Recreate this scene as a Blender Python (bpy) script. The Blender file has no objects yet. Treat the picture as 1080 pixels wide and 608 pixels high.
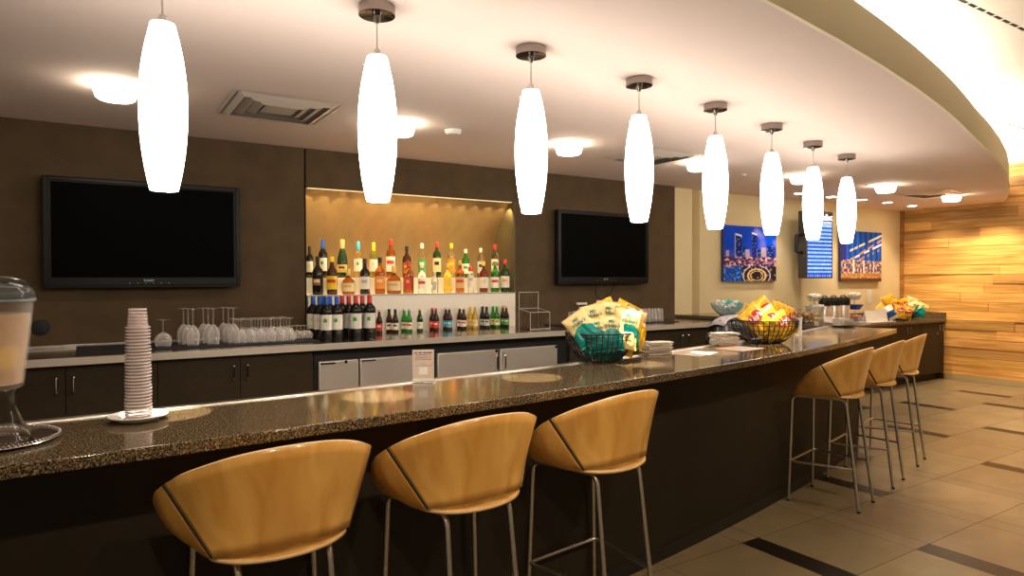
import bpy, bmesh, math, random
from mathutils import Vector, Matrix, noise
random.seed(7)
PI = math.pi
S = bpy.context.scene
COL = S.collection

# ------------------------------------------------------------------ camera
FPX = 699.67
YAW, PITCH, ROLL = math.radians(57.31), math.radians(-0.751), math.radians(-0.174)
EYE = Vector((0, 0, 1.57))
CF = Vector((math.cos(YAW)*math.cos(PITCH), math.sin(YAW)*math.cos(PITCH), math.sin(PITCH)))
_r = Vector((math.sin(YAW), -math.cos(YAW), 0)); _u = _r.cross(CF)
CR = _r*math.cos(ROLL) + _u*math.sin(ROLL)
CU = CR.cross(CF)
cam = bpy.data.cameras.new('camera'); cam_o = bpy.data.objects.new('camera', cam); COL.objects.link(cam_o)
cam.sensor_width = 36; cam.lens = FPX/1080*36; cam.clip_start = 0.05
cam_o.matrix_world = Matrix(((CR.x, CU.x, -CF.x, EYE.x), (CR.y, CU.y, -CF.y, EYE.y), (CR.z, CU.z, -CF.z, EYE.z), (0, 0, 0, 1)))
S.camera = cam_o
def at(x, y, X=None, Y=None, Z=None):
    """point of the place seen at a photo pixel, on a plane of the room"""
    d = CF + CR*((x-540)/FPX) - CU*((y-304)/FPX)
    t = X/d.x if X is not None else Y/d.y if Y is not None else (Z-EYE.z)/d.z
    return EYE + d*t

# ------------------------------------------------------------------ world, exposure, lights
S.view_settings.view_transform = 'Standard'; S.view_settings.look = 'None'
S.view_settings.exposure = 0.0; S.view_settings.gamma = 1.0; S.view_settings.use_curve_mapping = False
W = bpy.data.worlds.new('world'); S.world = W; W.use_nodes = True
W.node_tree.nodes['Background'].inputs[0].default_value = (1.0, 0.78, 0.55, 1)
W.node_tree.nodes['Background'].inputs[1].default_value = 0.32
PENDANT_E, DRUM_E, SPOT_E, COVE_W, NICHE_W, FLOOR_SPOT, POOL_W, WASH_W = 17.5, 24.0, 60.0, 28.0, 20.0, 200.0, 100.0, 110.0
WARM = (1.0, 0.80, 0.58); WARMER = (1.0, 0.70, 0.40)
def area(loc, sx, sy, w, col, rot=(0, 0, 0)):
    l = bpy.data.lights.new('area_light', 'AREA'); l.shape = 'RECTANGLE'; l.size = sx; l.size_y = sy; l.energy = w; l.color = col
    o = bpy.data.objects.new('area_light', l); COL.objects.link(o); o.location = loc; o.rotation_euler = rot; return o
def spot(loc, w, col, deg, blend=0.5, target=None, r=0.03):
    l = bpy.data.lights.new('spot_light', 'SPOT'); l.energy = w; l.color = col; l.spot_size = math.radians(deg); l.spot_blend = blend; l.shadow_soft_size = r
    o = bpy.data.objects.new('spot_light', l); COL.objects.link(o); o.location = loc
    if target is not None: o.rotation_euler = (Vector(target)-Vector(loc)).to_track_quat('-Z', 'Y').to_euler()
    return o

S.cycles.transparent_max_bounces = 40
# ------------------------------------------------------------------ materials
MATS = {}
def mat(name, col=(.5, .5, .5), rough=.5, metal=0, trans=0, ior=1.45, emit=0, ecol=None, spec=.5, coat=0, noise_=None, attr=None, bump=None, alpha=1, stretch=None):
    if name in MATS: return MATS[name]
    m = bpy.data.materials.new(name); m.use_nodes = True; nt = m.node_tree; b = nt.nodes['Principled BSDF']; L = nt.links.new
    I = b.inputs
    I['Base Color'].default_value = (*col, 1); I['Roughness'].default_value = rough; I['Metallic'].default_value = metal
    I['Transmission Weight'].default_value = trans; I['IOR'].default_value = ior; I['Specular IOR Level'].default_value = spec
    I['Coat Weight'].default_value = coat; I['Coat Roughness'].default_value = .08; I['Alpha'].default_value = alpha
    if emit: I['Emission Color'].default_value = (*(ecol or col), 1); I['Emission Strength'].default_value = emit
    src = None
    if attr:
        a = nt.nodes.new('ShaderNodeVertexColor'); a.layer_name = attr; src = a.outputs[0]
        if emit: L(src, I['Emission Color'])
    if noise_:
        # noise_ = (scale, detail, dark factor, light factor)
        tc = nt.nodes.new('ShaderNodeTexCoord'); n = nt.nodes.new('ShaderNodeTexNoise'); n.inputs['Scale'].default_value = noise_[0]; n.inputs['Detail'].default_value = noise_[1]
        if stretch:
            mp = nt.nodes.new('ShaderNodeMapping'); mp.inputs['Scale'].default_value = stretch; L(tc.outputs['Object'], mp.inputs[0]); L(mp.outputs[0], n.inputs['Vector'])
        else: L(tc.outputs['Object'], n.inputs['Vector'])
        mr = nt.nodes.new('ShaderNodeMapRange'); mr.inputs[1].default_value = .3; mr.inputs[2].default_value = .7; mr.inputs[3].default_value = noise_[2]; mr.inputs[4].default_value = noise_[3]
        L(n.outputs[0], mr.inputs[0])
        vm = nt.nodes.new('ShaderNodeVectorMath'); vm.operation = 'SCALE'; L(mr.outputs[0], vm.inputs['Scale'])
        if src: L(src, vm.inputs[0])
        else: vm.inputs[0].default_value = col
        src = vm.outputs[0]
        if bump:
            bp = nt.nodes.new('ShaderNodeBump'); bp.inputs['Strength'].default_value = bump; bp.inputs['Distance'].default_value = .01; L(n.outputs[0], bp.inputs['Height']); L(bp.outputs[0], I['Normal'])
    if src: L(src, I['Base Color'])
    MATS[name] = m; return m
def granite(name):
    m = mat(name, rough=.09, spec=.55); nt = m.node_tree; L = nt.links.new; b = nt.nodes['Principled BSDF']
    tc = nt.nodes.new('ShaderNodeTexCoord')
    n1 = nt.nodes.new('ShaderNodeTexNoise'); n1.inputs['Scale'].default_value = 210; n1.inputs['Detail'].default_value = 4; L(tc.outputs['Object'], n1.inputs[0])
    r = nt.nodes.new('ShaderNodeValToRGB'); e = r.color_ramp.elements
    e[0].position = .40; e[0].color = (.012, .009, .006, 1); e[1].position = .68; e[1].color = (.40, .29, .155, 1)
    x = e.new(.52); x.color = (.10, .07, .038, 1); x = e.new(.60); x.color = (.27, .19, .10, 1)
    L(n1.outputs[0], r.inputs[0]); L(r.outputs[0], b.inputs['Base Color']); return m
def wood(name, c0, c1, scale=(1, 6, 40), rough=.35, attr=None, coat=0):
    m = mat(name, rough=rough, coat=coat); nt = m.node_tree; L = nt.links.new; b = nt.nodes['Principled BSDF']
    tc = nt.nodes.new('ShaderNodeTexCoord'); mp = nt.nodes.new('ShaderNodeMapping'); mp.inputs['Scale'].default_value = scale; L(tc.outputs['Object'], mp.inputs[0])
    n = nt.nodes.new('ShaderNodeTexNoise'); n.inputs['Scale'].default_value = 1; n.inputs['Detail'].default_value = 5; n.inputs['Distortion'].default_value = 1.2; L(mp.outputs[0], n.inputs[0])
    r = nt.nodes.new('ShaderNodeValToRGB'); r.color_ramp.elements[0].position = .3; r.color_ramp.elements[1].position = .7
    r.color_ramp.elements[0].color = (*c0, 1); r.color_ramp.elements[1].color = (*c1, 1); L(n.outputs[0], r.inputs[0])
    out = r.outputs[0]
    if attr:
        a = nt.nodes.new('ShaderNodeVertexColor'); a.layer_name = attr
        mx = nt.nodes.new('ShaderNodeMixRGB'); mx.blend_type = 'MULTIPLY'; mx.inputs[0].default_value = 1; L(a.outputs[0], mx.inputs[1]); L(out, mx.inputs[2]); out = mx.outputs[0]
    L(out, b.inputs['Base Color']); return m
CEIL = mat('ceiling_paint', (.85, .70, .635), .9, noise_=(300, 2, .96, 1.03), bump=.15)
FASCIA = mat('fascia_paint', (.86, .77, .55), .8)
UPPER = mat('ceiling_panel', (.86, .80, .70), .8)
BLACK = mat('black_matte', (.008, .007, .006), .6)
DARKWALL = mat('dark_plaster', (.096, .063, .033), .8, spec=.2, noise_=(5, 6, .85, 1.12), bump=.05)
CREAM = mat('cream_paint', (.78, .66, .40), .85, noise_=(3, 3, .97, 1.03))
STEEL = mat('brushed_steel', (.62, .58, .53), .28, 1, noise_=(60, 2, .92, 1.05), stretch=(1, 1, .05))
STEELD = mat('cooler_steel', (.84, .75, .66), .36, .7)
CHROME = mat('chrome', (.75, .73, .70), .12, 1)
NICKEL = mat('satin_nickel', (.55, .52, .48), .3, 1)
CAB = mat('cabinet_laminate', (.040, .027, .014), .5, spec=.2, noise_=(30, 3, .9, 1.1))
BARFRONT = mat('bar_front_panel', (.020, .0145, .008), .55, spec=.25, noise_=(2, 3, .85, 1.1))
GRANITE = granite('granite'); 
PLY = wood('plywood', (.60, .29, .055), (.80, .455, .12), (9, 9, 2.2), .3, coat=.25)
PLYEDGE = mat('ply_edge', (.72, .50, .25), .5)
CEDAR = wood('cedar', (.46, .215, .05), (.80, .49, .16), (6, 1.2, 26), .38, attr='Col')
TILE = mat('floor_tile', (.2, .15, .09), .32, attr='Col', noise_=(5, 5, .85, 1.12))
GROUT = mat('floor_grout', (.05, .036, .02), .8)
GLASS = mat('clear_glass', (.96, .97, .97), .02, trans=1, ior=1.45)
def thin_glass(name, tint=(.95, .90, .86), a0=.07, a1=.75):
    m = mat(name, tint, .08, spec=.6); nt = m.node_tree; lw = nt.nodes.new('ShaderNodeLayerWeight'); lw.inputs[0].default_value = .35
    mr = nt.nodes.new('ShaderNodeMapRange'); mr.inputs[3].default_value = a0; mr.inputs[4].default_value = a1
    nt.links.new(lw.outputs['Facing'], mr.inputs[0]); nt.links.new(mr.outputs[0], nt.nodes['Principled BSDF'].inputs['Alpha']); return m
THIN = thin_glass('thin_glassware', a0=.10); THINC = thin_glass('thin_clear', (.9, .86, .82), .02, .30); GLASSC = mat('dispenser_glass', (.99, .98, .97), .02, trans=1, ior=1.18, spec=.8)
ACRYL = mat('clear_acrylic', (.97, .97, .96), .03, trans=1, ior=1.2)
WATER = mat('lemon_water', (.95, .66, .42), .05, alpha=.48)
PLASTIC = mat('clear_plastic', (.80, .66, .64), .12, alpha=.16)
WHITE = mat('white_plastic', (.82, .80, .76), .4)
PAPER = mat('paper_white', (.84, .78, .70), .8)
SHADE = mat('opal_glass', (.95, .93, .9), .3, emit=PENDANT_E, ecol=(1, .93, .82))
DRUMM = mat('drum_glass', (.95, .9, .8), .3, emit=DRUM_E, ecol=(1, .88, .68))
DISC = mat('lamp_disc', (1, .9, .7), .3, emit=SPOT_E, ecol=(1, .86, .62))
RUBBER = mat('black_rubber', (.02, .02, .022), .75)
TVBODY = mat('tv_bezel', (.01, .009, .009), .4, spec=.25)
TVSCREEN = mat('tv_screen', (.0015, .0015, .0015), .5, spec=.03)
GREYTXT = mat('grey_lettering', (.45, .43, .4), .4)

# ------------------------------------------------------------------ mesh builder
class MB:
    def __init__(s): s.v = []; s.f = []; s.m = []; s.c = []
    def add(s, vs, fs, mi=0, col=None):
        o = len(s.v); s.v += [tuple(v) for v in vs]
        for f in fs: s.f.append(tuple(i+o for i in f)); s.m.append(mi); s.c.append(col)
        return s
    def box(s, x0, y0, z0, x1, y1, z1, mi=0, col=None, M=None):
        vs = [Vector(p) for p in ((x0,y0,z0),(x1,y0,z0),(x1,y1,z0),(x0,y1,z0),(x0,y0,z1),(x1,y0,z1),(x1,y1,z1),(x0,y1,z1))]
        if M: vs = [M @ v for v in vs]
        return s.add(vs, [(0,3,2,1),(4,5,6,7),(0,1,5,4),(1,2,6,5),(2,3,7,6),(3,0,4,7)], mi, col)
    def lathe(s, prof, n=24, mi=0, c=(0, 0, 0), sq=0, M=None, col=None, close=False):
        """prof [(r,z)]; sq>0 squares the section"""
        vs = []; rows = []
        for r, z in prof:
            if r <= 1e-6:
                rows.append([len(vs)]); vs.append(Vector((c[0], c[1], c[2]+z)))
            else:
                row = []
                for k in range(n):
                    a = 2*PI*(k+.5)/n; ca, sa = math.cos(a), math.sin(a)
                    q = r
                    if sq: q = r*((1-sq) + sq*.92/max(abs(ca), abs(sa)))
                    row.append(len(vs)); vs.append(Vector((c[0]+q*ca, c[1]+q*sa, c[2]+z)))
                rows.append(row)
        fs = []
        seq = list(zip(rows, rows[1:]))
        if close: seq.append((rows[-1], rows[0]))
        for a, b in seq:
            if len(a) == 1 and len(b) == 1: continue
            for k in range(n):
                k2 = (k+1) % n
                if len(a) == 1: fs.append((a[0], b[k2], b[k]))
                elif len(b) == 1: fs.append((a[k], a[k2], b[0]))
                else: fs.append((a[k], a[k2], b[k2], b[k]))
        if M: vs = [M @ v for v in vs]
        return s.add(vs, fs, mi, col)
    def tube(s, pts, r, n=8, mi=0, closed=False, caps=True, col=None):
        pts = [Vector(p) for p in pts]; N = len(pts); vs = []; fs = []; up = None
        for i, p in enumerate(pts):
            if closed: t = pts[(i+1) % N]-pts[i-1]
            else: t = pts[min(i+1, N-1)]-pts[max(i-1, 0)]
            t.normalize()
            if up is None: up = t.orthogonal().normalized()
            up = (up - t*up.dot(t)); up = up.normalized() if up.length > 1e-6 else t.orthogonal().normalized()
            w = t.cross(up); rr = r[i] if isinstance(r, (list, tuple)) else r
            for k in range(n):
                a = 2*PI*k/n; vs.append(p + (up*math.cos(a)+w*math.sin(a))*rr)
        for i in range(N if closed else N-1):
            j = (i+1) % N
            for k in range(n): fs.append((i*n+k, i*n+(k+1) % n, j*n+(k+1) % n, j*n+k))
        if caps and not closed: fs += [tuple(range(n))[::-1], tuple((N-1)*n+k for k in range(n))]
        return s.add(vs, fs, mi, col)
    def prism(s, poly, z0, z1, mi=0, M=None, col=None):
        n = len(poly); vs = [Vector((p[0], p[1], z0)) for p in poly]+[Vector((p[0], p[1], z1)) for p in poly]
        if M: vs = [M @ v for v in vs]
        return s.add(vs, [tuple(range(n))[::-1], tuple(range(n, 2*n))]+[(i, (i+1) % n, n+(i+1) % n, n+i) for i in range(n)], mi, col)
    def loft(s, rows, mi=0, col=None, wrap=False):
        n = len(rows[0]); vs = [v for r in rows for v in r]; fs = []
        for i in range(len(rows)-1):
            for k in range(n if wrap else n-1):
                k2 = (k+1) % n; fs.append((i*n+k, i*n+k2, (i+1)*n+k2, (i+1)*n+k))
        return s.add(vs, fs, mi, col)
    def mesh(s, name, mats, smooth=True, angle=40):
        me = bpy.data.meshes.new(name); me.from_pydata(s.v, [], s.f)
        for m in (mats if isinstance(mats, (list, tuple)) else [mats]): me.materials.append(m)
        me.polygons.foreach_set('material_index', s.m)
        if any(c is not None for c in s.c):
            ca = me.color_attributes.new('Col', 'FLOAT_COLOR', 'CORNER')
            for p in me.polygons:
                c = s.c[p.index] or (1, 1, 1)
                for li in p.loop_indices: ca.data[li].color = (*c, 1)
        me.update()
        bm = bmesh.new(); bm.from_mesh(me); bmesh.ops.recalc_face_normals(bm, faces=bm.faces); bm.to_mesh(me); bm.free()
        if smooth:
            me.polygons.foreach_set('use_smooth', [True]*len(me.polygons)); me.set_sharp_from_angle(angle=math.radians(angle))
        return me
    def build(s, name, mats, parent=None, smooth=True, angle=40, bevel=0, loc=None, subsurf=0, solid=0):
        o = bpy.data.objects.new(name, s.mesh(name, mats, smooth, angle)); COL.objects.link(o)
        if parent: o.parent = parent
        if loc is not None: o.location = loc
        if subsurf: md = o.modifiers.new('sub', 'SUBSURF'); md.levels = md.render_levels = subsurf
        if solid: md = o.modifiers.new('solid', 'SOLIDIFY'); md.thickness = solid; md.offset = 0
        if bevel: md = o.modifiers.new('bevel', 'BEVEL'); md.width = bevel; md.segments = 2; md.limit_method = 'ANGLE'; md.angle_limit = math.radians(50)
        return o
def tag(o, label=None, cat=None, group=None, kind=None):
    if label: o['label'] = label
    if cat: o['category'] = cat
    if group: o['group'] = group
    if kind: o['kind'] = kind
    return o
def thing(name, label, cat, loc=(0, 0, 0), rz=0, group=None):
    o = bpy.data.objects.new(name, None); COL.objects.link(o); o.location = loc; o.rotation_euler = (0, 0, rz); o.empty_display_size = .05
    return tag(o, label, cat, group)
def struct(mb, name, mats, **k): return tag(mb.build(name, mats, **k), kind='structure')
def dup(root, label=None, group=None, loc=None, rot=None):
    kids = {}
    for o in bpy.data.objects:
        if o.parent: kids.setdefault(o.parent, []).append(o)
    def cp(o, par):
        c = o.copy(); COL.objects.link(c)
        if par: c.parent = par
        for ch in kids.get(o, []): cp(ch, c)
        return c
    r = cp(root, None)
    if label: r['label'] = label
    if group: r['group'] = group
    if loc is not None: r.location = loc
    if rot is not None: r.rotation_euler = rot
    return r
def text_mb(txt, size, M, warp=None, shear=0, bold=0):
    """lettering as mesh, placed by matrix M (x right, y up, z out); warp lifts z over a curved face"""
    cu = bpy.data.curves.new('lettering', 'FONT'); cu.body = txt; cu.size = size; cu.align_x = 'CENTER'; cu.align_y = 'CENTER'; cu.shear = shear; cu.offset = bold; cu.resolution_u = 2
    ob = bpy.data.objects.new('lettering', cu); COL.objects.link(ob)
    me = bpy.data.meshes.new_from_object(ob); mb = MB()
    vs = []
    for v in me.vertices:
        p = v.co.copy(); p.z = warp(p) if warp else 0
        vs.append(M @ p)
    mb.add(vs, [tuple(p.vertices) for p in me.polygons])
    bpy.data.objects.remove(ob); bpy.data.curves.remove(cu); bpy.data.meshes.remove(me)
    return mb
def picture(fn, nu, nv, M):
    """grid of coloured cells, M maps (u,v) in 0..1"""
    mb = MB(); vs = [M @ Vector((i/nu, j/nv, 0)) for j in range(nv+1) for i in range(nu+1)]
    fs = []; 
    o = 0; mb.v = [tuple(v) for v in vs]
    for j in range(nv):
        for i in range(nu):
            a = j*(nu+1)+i; mb.f.append((a, a+1, a+nu+2, a+nu+1)); mb.m.append(0); mb.c.append(fn((i+.5)/nu, (j+.5)/nv))
    return mb
def bez(p, n=8):
    """rounded polyline: corner radius given as third entry list [(pt, radius)]"""
    out = []
    for i, (q, r) in enumerate(p):
        q = Vector(q)
        if r == 0 or i in (0, len(p)-1): out.append(q); continue
        a = Vector(p[i-1][0]); b = Vector(p[i+1][0]); da = (a-q).normalized()*r; db = (b-q).normalized()*r
        for k in range(n+1):
            t = k/n; out.append((q+da)*(1-t)**2 + q*2*t*(1-t) + (q+db)*t*t)
    return out

# ------------------------------------------------------------------ dimensions of the place
YW, YC, XR = 5.60, 5.72, 11.25            # dark wall, cream wall, cedar wall
ZC, ZU = 2.67, 3.20                        # lower and upper ceiling
ZB = 1.10                                  # bar top, back counter
AC = Vector((-1.0, 26.1)); RF, RI, RB = 24.0, 23.395, 23.74   # the bar's arc
def arc(R, th): return Vector((AC.x+R*math.sin(th), AC.y-R*math.cos(th)))
def on_arc(R, X): return arc(R, math.asin((X-AC.x)/R))
TH0, TH1 = math.radians(-3.0), math.radians(17.75)
def arcs(R, a=TH0, b=TH1, n=48): return [arc(R, a+(b-a)*i/n) for i in range(n+1)]
def ring(mb, R0, R1, z0, z1, a=TH0, b=TH1, mi=0, n=48):
    o, i = arcs(R0, a, b, n), arcs(R1, a, b, n)
    rows = [[(*o[k], z0), (*o[k], z1), (*i[k], z1), (*i[k], z0)] for k in range(n+1)]
    mb.loft(rows, mi, wrap=True); c = len(mb.v)-4*(n+1)
    mb.f += [(c, c+1, c+2, c+3), (c+4*n+3, c+4*n+2, c+4*n+1, c+4*n)]; mb.m += [mi, mi]; mb.c += [None, None]

# ------------------------------------------------------------------ floor
TS, ST = .6102, .1528; PX = TS+ST
fb = MB(); fb.box(-5, -6, -.08, XR+.1, YC+.3, -.003, 1)
X0, Y0 = 3.259, 1.951
random.seed(3)
known = {(0, 1), (1, 0), (2, 2), (2, 6), (3, 5), (3, 8), (4, 7), (4, 9), (-1, 3), (-1, 5), (0, 4), (0, 8), (1, 4), (1, 7), (5, 6)}
for j in range(-13, 7):
    for i in range(-11, 12):
        x, y = X0+i*PX, Y0+(j-1)*TS; g = .004
        if x > XR: continue
        b = random.uniform(.88, 1.1); base = (.225*b, .170*b*random.uniform(.98, 1.02), .094*b)
        b2 = b*random.uniform(.93, 1.07); sc = (.225*b2, .170*b2, .094*b2)
        if (j, i) in known or (j < -1 and (i*3+j*5) % 7 == 0): sc = (.012, .009, .006)
        for xa, xb, c in ((x, x+ST, sc), (x+ST, x+PX, base)):
            xb = min(xb, XR)
            if xb-xa < .01 or y > YC: continue
            fb.add([(xa+g/2, y+g/2, 0), (xb-g/2, y+g/2, 0), (xb-g/2, y+TS-g/2, 0), (xa+g/2, y+TS-g/2, 0)], [(0, 1, 2, 3)], 0, c)
struct(fb, 'floor', [TILE, GROUT], smooth=False)

# ------------------------------------------------------------------ walls
NX0, NX1, NZ1 = 1.551, 3.638, 2.347
wb = MB()
wb.box(-5, YW, 0, NX0-.012, YW+.75, ZC+.02)
wb.box(NX0-.012, YW+.03, 0, NX0, YW+.75, ZC+.02, 1)
wb.box(NX0, YW, NZ1, NX1, YW+.75, ZC+.02)
wb.box(NX0, YW, 0, NX1, YW+.75, ZB-.06)
wb.box(NX1, YW, 0, 5.9, YW+.75, ZC+.02)
struct(wb, 'wall_back', [DARKWALL, BLACK], bevel=.006, smooth=False)
nb = MB()   # curved lit metal panel of the niche
prof = [(YW+.09, NZ1-.001), (YW+.19, 2.25), (YW+.28, 2.15), (YW+.36, 2.03), (YW+.42, 1.90), (YW+.45, 1.76), (YW+.46, 1.60), (YW+.46, ZB)]
nb.loft([[(NX0+.001, y, z), (NX1-.0125, y, z)] for y, z in prof])
NICHE = mat('niche_panel', (.46, .315, .15), .40, .75, noise_=(9, 2, .9, 1.08), stretch=(1, 1, .08))
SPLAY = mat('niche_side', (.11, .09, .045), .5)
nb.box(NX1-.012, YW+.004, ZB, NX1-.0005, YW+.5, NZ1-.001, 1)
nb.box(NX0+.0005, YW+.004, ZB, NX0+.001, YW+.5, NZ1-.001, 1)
struct(nb, 'trim_1', [NICHE, SPLAY], angle=30)
wc = MB()
wc.box(5.9, YC-.04, 0, 6.28, YC+.3, ZC+.02); wc.box(6.28, YC+.12, 0, 6.46, YC+.3, ZC+.02, 0); wc.box(6.46, YC, 0, XR+.2, YC+.3, ZC+.02)
struct(wc, 'wall_far', CREAM, smooth=False, bevel=.004)
random.seed(11)
wr = MB(); z = .085; k = 0
wr.box(XR+.02, -6, 0, XR+.2, YC, ZU+.05, 1, (.25, .2, .15))
while z < ZU:
    y = YC-.055-random.uniform(0, 1.6); ya = YC-.055
    while ya > -6:
        yb = max(y, -6); b = random.uniform(.68, 1.22); h = random.uniform(-.06, .06); d = random.choice((0, 0, .006, .012))
        wr.box(XR-d, yb+.002, z+.003, XR+.03, ya, z+.139, 0, (b, b*(1+h*.5), b*(1-h)))
        ya = yb; y = ya-random.uniform(1.0, 2.6)
    z += .14
wr.box(XR-.03, YC-.055, 0, XR+.03, YC, ZC+.01, 0, (.62, .5, .42))
struct(wr, 'wall_right', [CEDAR, CEDAR], smooth=False)
bb = MB(); bb.box(XR-.018, -6, 0, XR+.02, 5.05, .085)
struct(bb, 'baseboard_right', mat('baseboard_paint', (.42, .33, .18), .5), bevel=.003)

# ------------------------------------------------------------------ ceilings
RS = 24.65
edge = [arc(RS, math.radians(a)) for a in [-12+i*1.25 for i in range(24)] if arc(RS, math.radians(a)).x < 5.6]
edge += [Vector(p) for p in ((5.847, 2.418), (6.6, 2.613), (7.303, 2.811), (8.2, 3.09), (9.085, 3.403), (10.0, 3.74), (10.7, 4.03), (XR-.02, 4.275))]
low = MB()
poly = [(p.x, p.y) for p in edge]+[(XR, YC+.01), (edge[0].x, YC+.01)]
low.prism(poly, ZC, ZC+.02)
struct(low, 'ceiling', CEIL, smooth=False)
fa = MB(); rows = []
for i, p in enumerate(edge):
    t = (edge[min(i+1, len(edge)-1)]-edge[max(i-1, 0)]).normalized(); nrm = Vector((t.y, -t.x))
    q = p+nrm*.004; r = p-nrm*.08
    rows.append([(q.x, q.y, ZC-.004), (q.x, q.y, 2.894), (r.x, r.y, 2.894), (r.x, r.y, ZC+.02), (p.x-nrm.x*.006, p.y-nrm.y*.006, ZC-.004)])
fa.loft(rows, wrap=True)
struct(fa, 'trim_2', FASCIA, angle=50)
up = MB(); SLOT = 1
yy = -6.0
xs = [-5+.61*i for i in range(28)]
for a, b in zip(xs, xs[1:]):
    for y0, y1 in ((-6, -2.0), (-1.985, -.6), (-.585, .63), (.645, 1.855), (1.88, 3.08), (3.105, YC)):
        up.box(a+.002, y0, ZU, b-.002, y1, ZU+.03, 0)
up.box(-5, -6, ZU+.012, XR+.2, YC, ZU+.06, 2)
for ys in (1.8675, 3.0925):
    x = -5
    while x < XR:
        up.box(x, ys-.012, ZU+.004, x+.10, ys+.012, ZU+.011, 1); up.box(x+.10, ys-.012, ZU-.001, x+.115, ys+.012, ZU+.011, 0); x += .115
struct(up, 'ceiling', [UPPER, BLACK, mat('panel_joint', (.45, .38, .3), .9)], smooth=False)
# cove lights standing on the soffit, hidden behind its fascia, shining up
for a0 in range(-6, 29, 5):
    p = arc(RS-.35, math.radians(a0)) if a0 < 17 else None
    if p: area((p.x, p.y, 2.80), 2.0, .12, COVE_W, (1, .92, .80), (PI, 0, math.radians(a0)))
for p, a in (((7.0, 3.05), 19), ((8.8, 3.65), 22), ((10.3, 4.25), 24)):
    area((*p, 2.80), 1.6, .12, COVE_W, (1, .92, .80), (PI, 0, math.radians(a)))
# downlights of the high ceiling over the aisle floor (out of frame above)
for x, y, w in ((6.3, 1.0, 1), (8.6, 1.6, 2.4), (9.9, 2.9, 2.2), (3.5, .2, .3), (8.2, -.6, 1.2), (7.0, 2.2, 1.4)):
    spot((x, y, ZU-.02), FLOOR_SPOT*w, WARM, 75, .6, (x, y, 0), .06)
for x, y, e, tx, ty in ((.2, -.2, 1.0, .5, 1.9), (1.6, -.1, 1.0, 1.5, 1.95), (2.9, .2, .9, 2.6, 2.0), (4.9, .5, 1.0, 4.8, 2.4)):  # unseen spots added to brighten the stool backs
    spot((x, y, ZU-.02), FLOOR_SPOT*.8*e, WARM, 62, .7, (tx, ty, .95), .06)
# ------------------------------------------------------------------ lower-ceiling fixtures
def drum_light(p, label):
    t = thing('ceiling_light', label, 'ceiling light', p, 0, 'drum lights on the lower ceiling')
    mb = MB(); mb.lathe([(0, -.085), (.085, -.085), (.098, -.075), (.118, 0)], 32); mb.build('diffuser', DRUMM, t)
    mb = MB(); mb.lathe([(.118, -.004), (.123, -.004), (.123, .0), (.118, 0)], 32, close=True); mb.build('trim_ring', NICKEL, t)
    return t
drums = [((122, 97), 'drum ceiling light beside the first pendant lamp above the large television'), ((421, 136), 'drum ceiling light half hidden behind the second pendant lamp'),
         ((600, 157), 'drum ceiling light between the third and fourth pendant lamps'), ((737, 175), 'drum ceiling light partly hidden behind the fifth pendant lamp'),
         ((845, 189), 'drum ceiling light peeking out beside the seventh pendant lamp'), ((934, 199), 'drum ceiling light just past the last pendant lamp'),
         ((1003.5, 209), 'drum ceiling light nearest the cedar wall')]
for (x, y), lab in drums:
    p = at(x, y, Z=ZC-.04); drum_light((p.x, p.y, ZC), lab)
rec = [((843, 204.4), 'recessed downlight beside the sixth pendant, nearest the skyline picture'), ((877, 208), 'recessed downlight between the two last pendant lamps'),
       ((909, 211), 'recessed downlight right past the last pendant, over the street picture'), ((936, 214), 'recessed downlight second from the cedar wall'), ((962, 217.5), 'recessed downlight nearest the cedar wall corner')]
for (x, y), lab in rec:
    p = at(x, y, Z=ZC-.005)
    t = thing('recessed_downlight', lab, 'ceiling light', (p.x, min(p.y, 5.3), ZC), 0, 'recessed downlights along the cream wall')
    MB().lathe([(.058, -.001), (.08, -.001), (.078, -.008), (.06, -.006)], 24, close=True).build('trim_ring', WHITE, t)
    MB().lathe([(0, -.003), (.058, -.003), (.058, 0)], 24).build('bulb_face', DISC, t)
    spot((p.x, min(p.y, 5.3), ZC-.02), WASH_W*.35, WARM, 100, .7, (p.x, min(p.y, 5.3)+.25, 0))
for (x, y), e in (((11.25-.75, 4.35), 1.5), ((11.25-.75, 5.0), .7), ((10.45, 3.2), .6), ((10.45, 1.9), .6)):
    z = ZC-.02 if y > 4.25 else ZU-.02
    spot((x, y, z), WASH_W*e, WARMER, 85, .8, (XR, y, 1.2))
def vent(c, w, d, rz, label):
    t = thing('ceiling_vent', label, 'vent', (c[0], c[1], ZC), rz, 'square vents on the lower ceiling')
    VM = mat('vent_metal', (.78, .69, .61), .4, .25)
    fr = MB()
    def sq(mb, a, b, z0, z1, th):
        A, B = a*w/2, a*d/2; C, D = b*w/2, b*d/2
        mb.add([(-A,-B,z0),(A,-B,z0),(A,B,z0),(-A,B,z0),(-C,-D,z1),(C,-D,z1),(C,D,z1),(-C,D,z1)], [(0,1,5,4),(1,2,6,5),(2,3,7,6),(3,0,4,7)])
        mb.add([(-A,-B,z0+th),(A,-B,z0+th),(A,B,z0+th),(-A,B,z0+th),(-C,-D,z1+th),(C,-D,z1+th),(C,D,z1+th),(-C,D,z1+th)], [(0,1,5,4),(1,2,6,5),(2,3,7,6),(3,0,4,7)])
    sq(fr, 1, .93, -.004, -.008, .002); fr.build('frame', VM, t, smooth=False)
    lv = MB()
    for a in (.90, .70, .50): sq(lv, a, a-.13, -.004, -.022, .002)
    lv.box(-w*.15, -d*.15, -.014, w*.15, d*.15, -.010); lv.build('louvre', VM, t, smooth=False)
    bk = MB(); bk.box(-w*.46, -d*.46, -.002, w*.46, d*.46, -.0005); bk.build('backing', mat('vent_dark', (.34, .29, .25), .6), t, smooth=False)
vent((1.05, 4.39), .66, .66, 0, 'square ceiling vent between the first two pendants above the large television')
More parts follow.
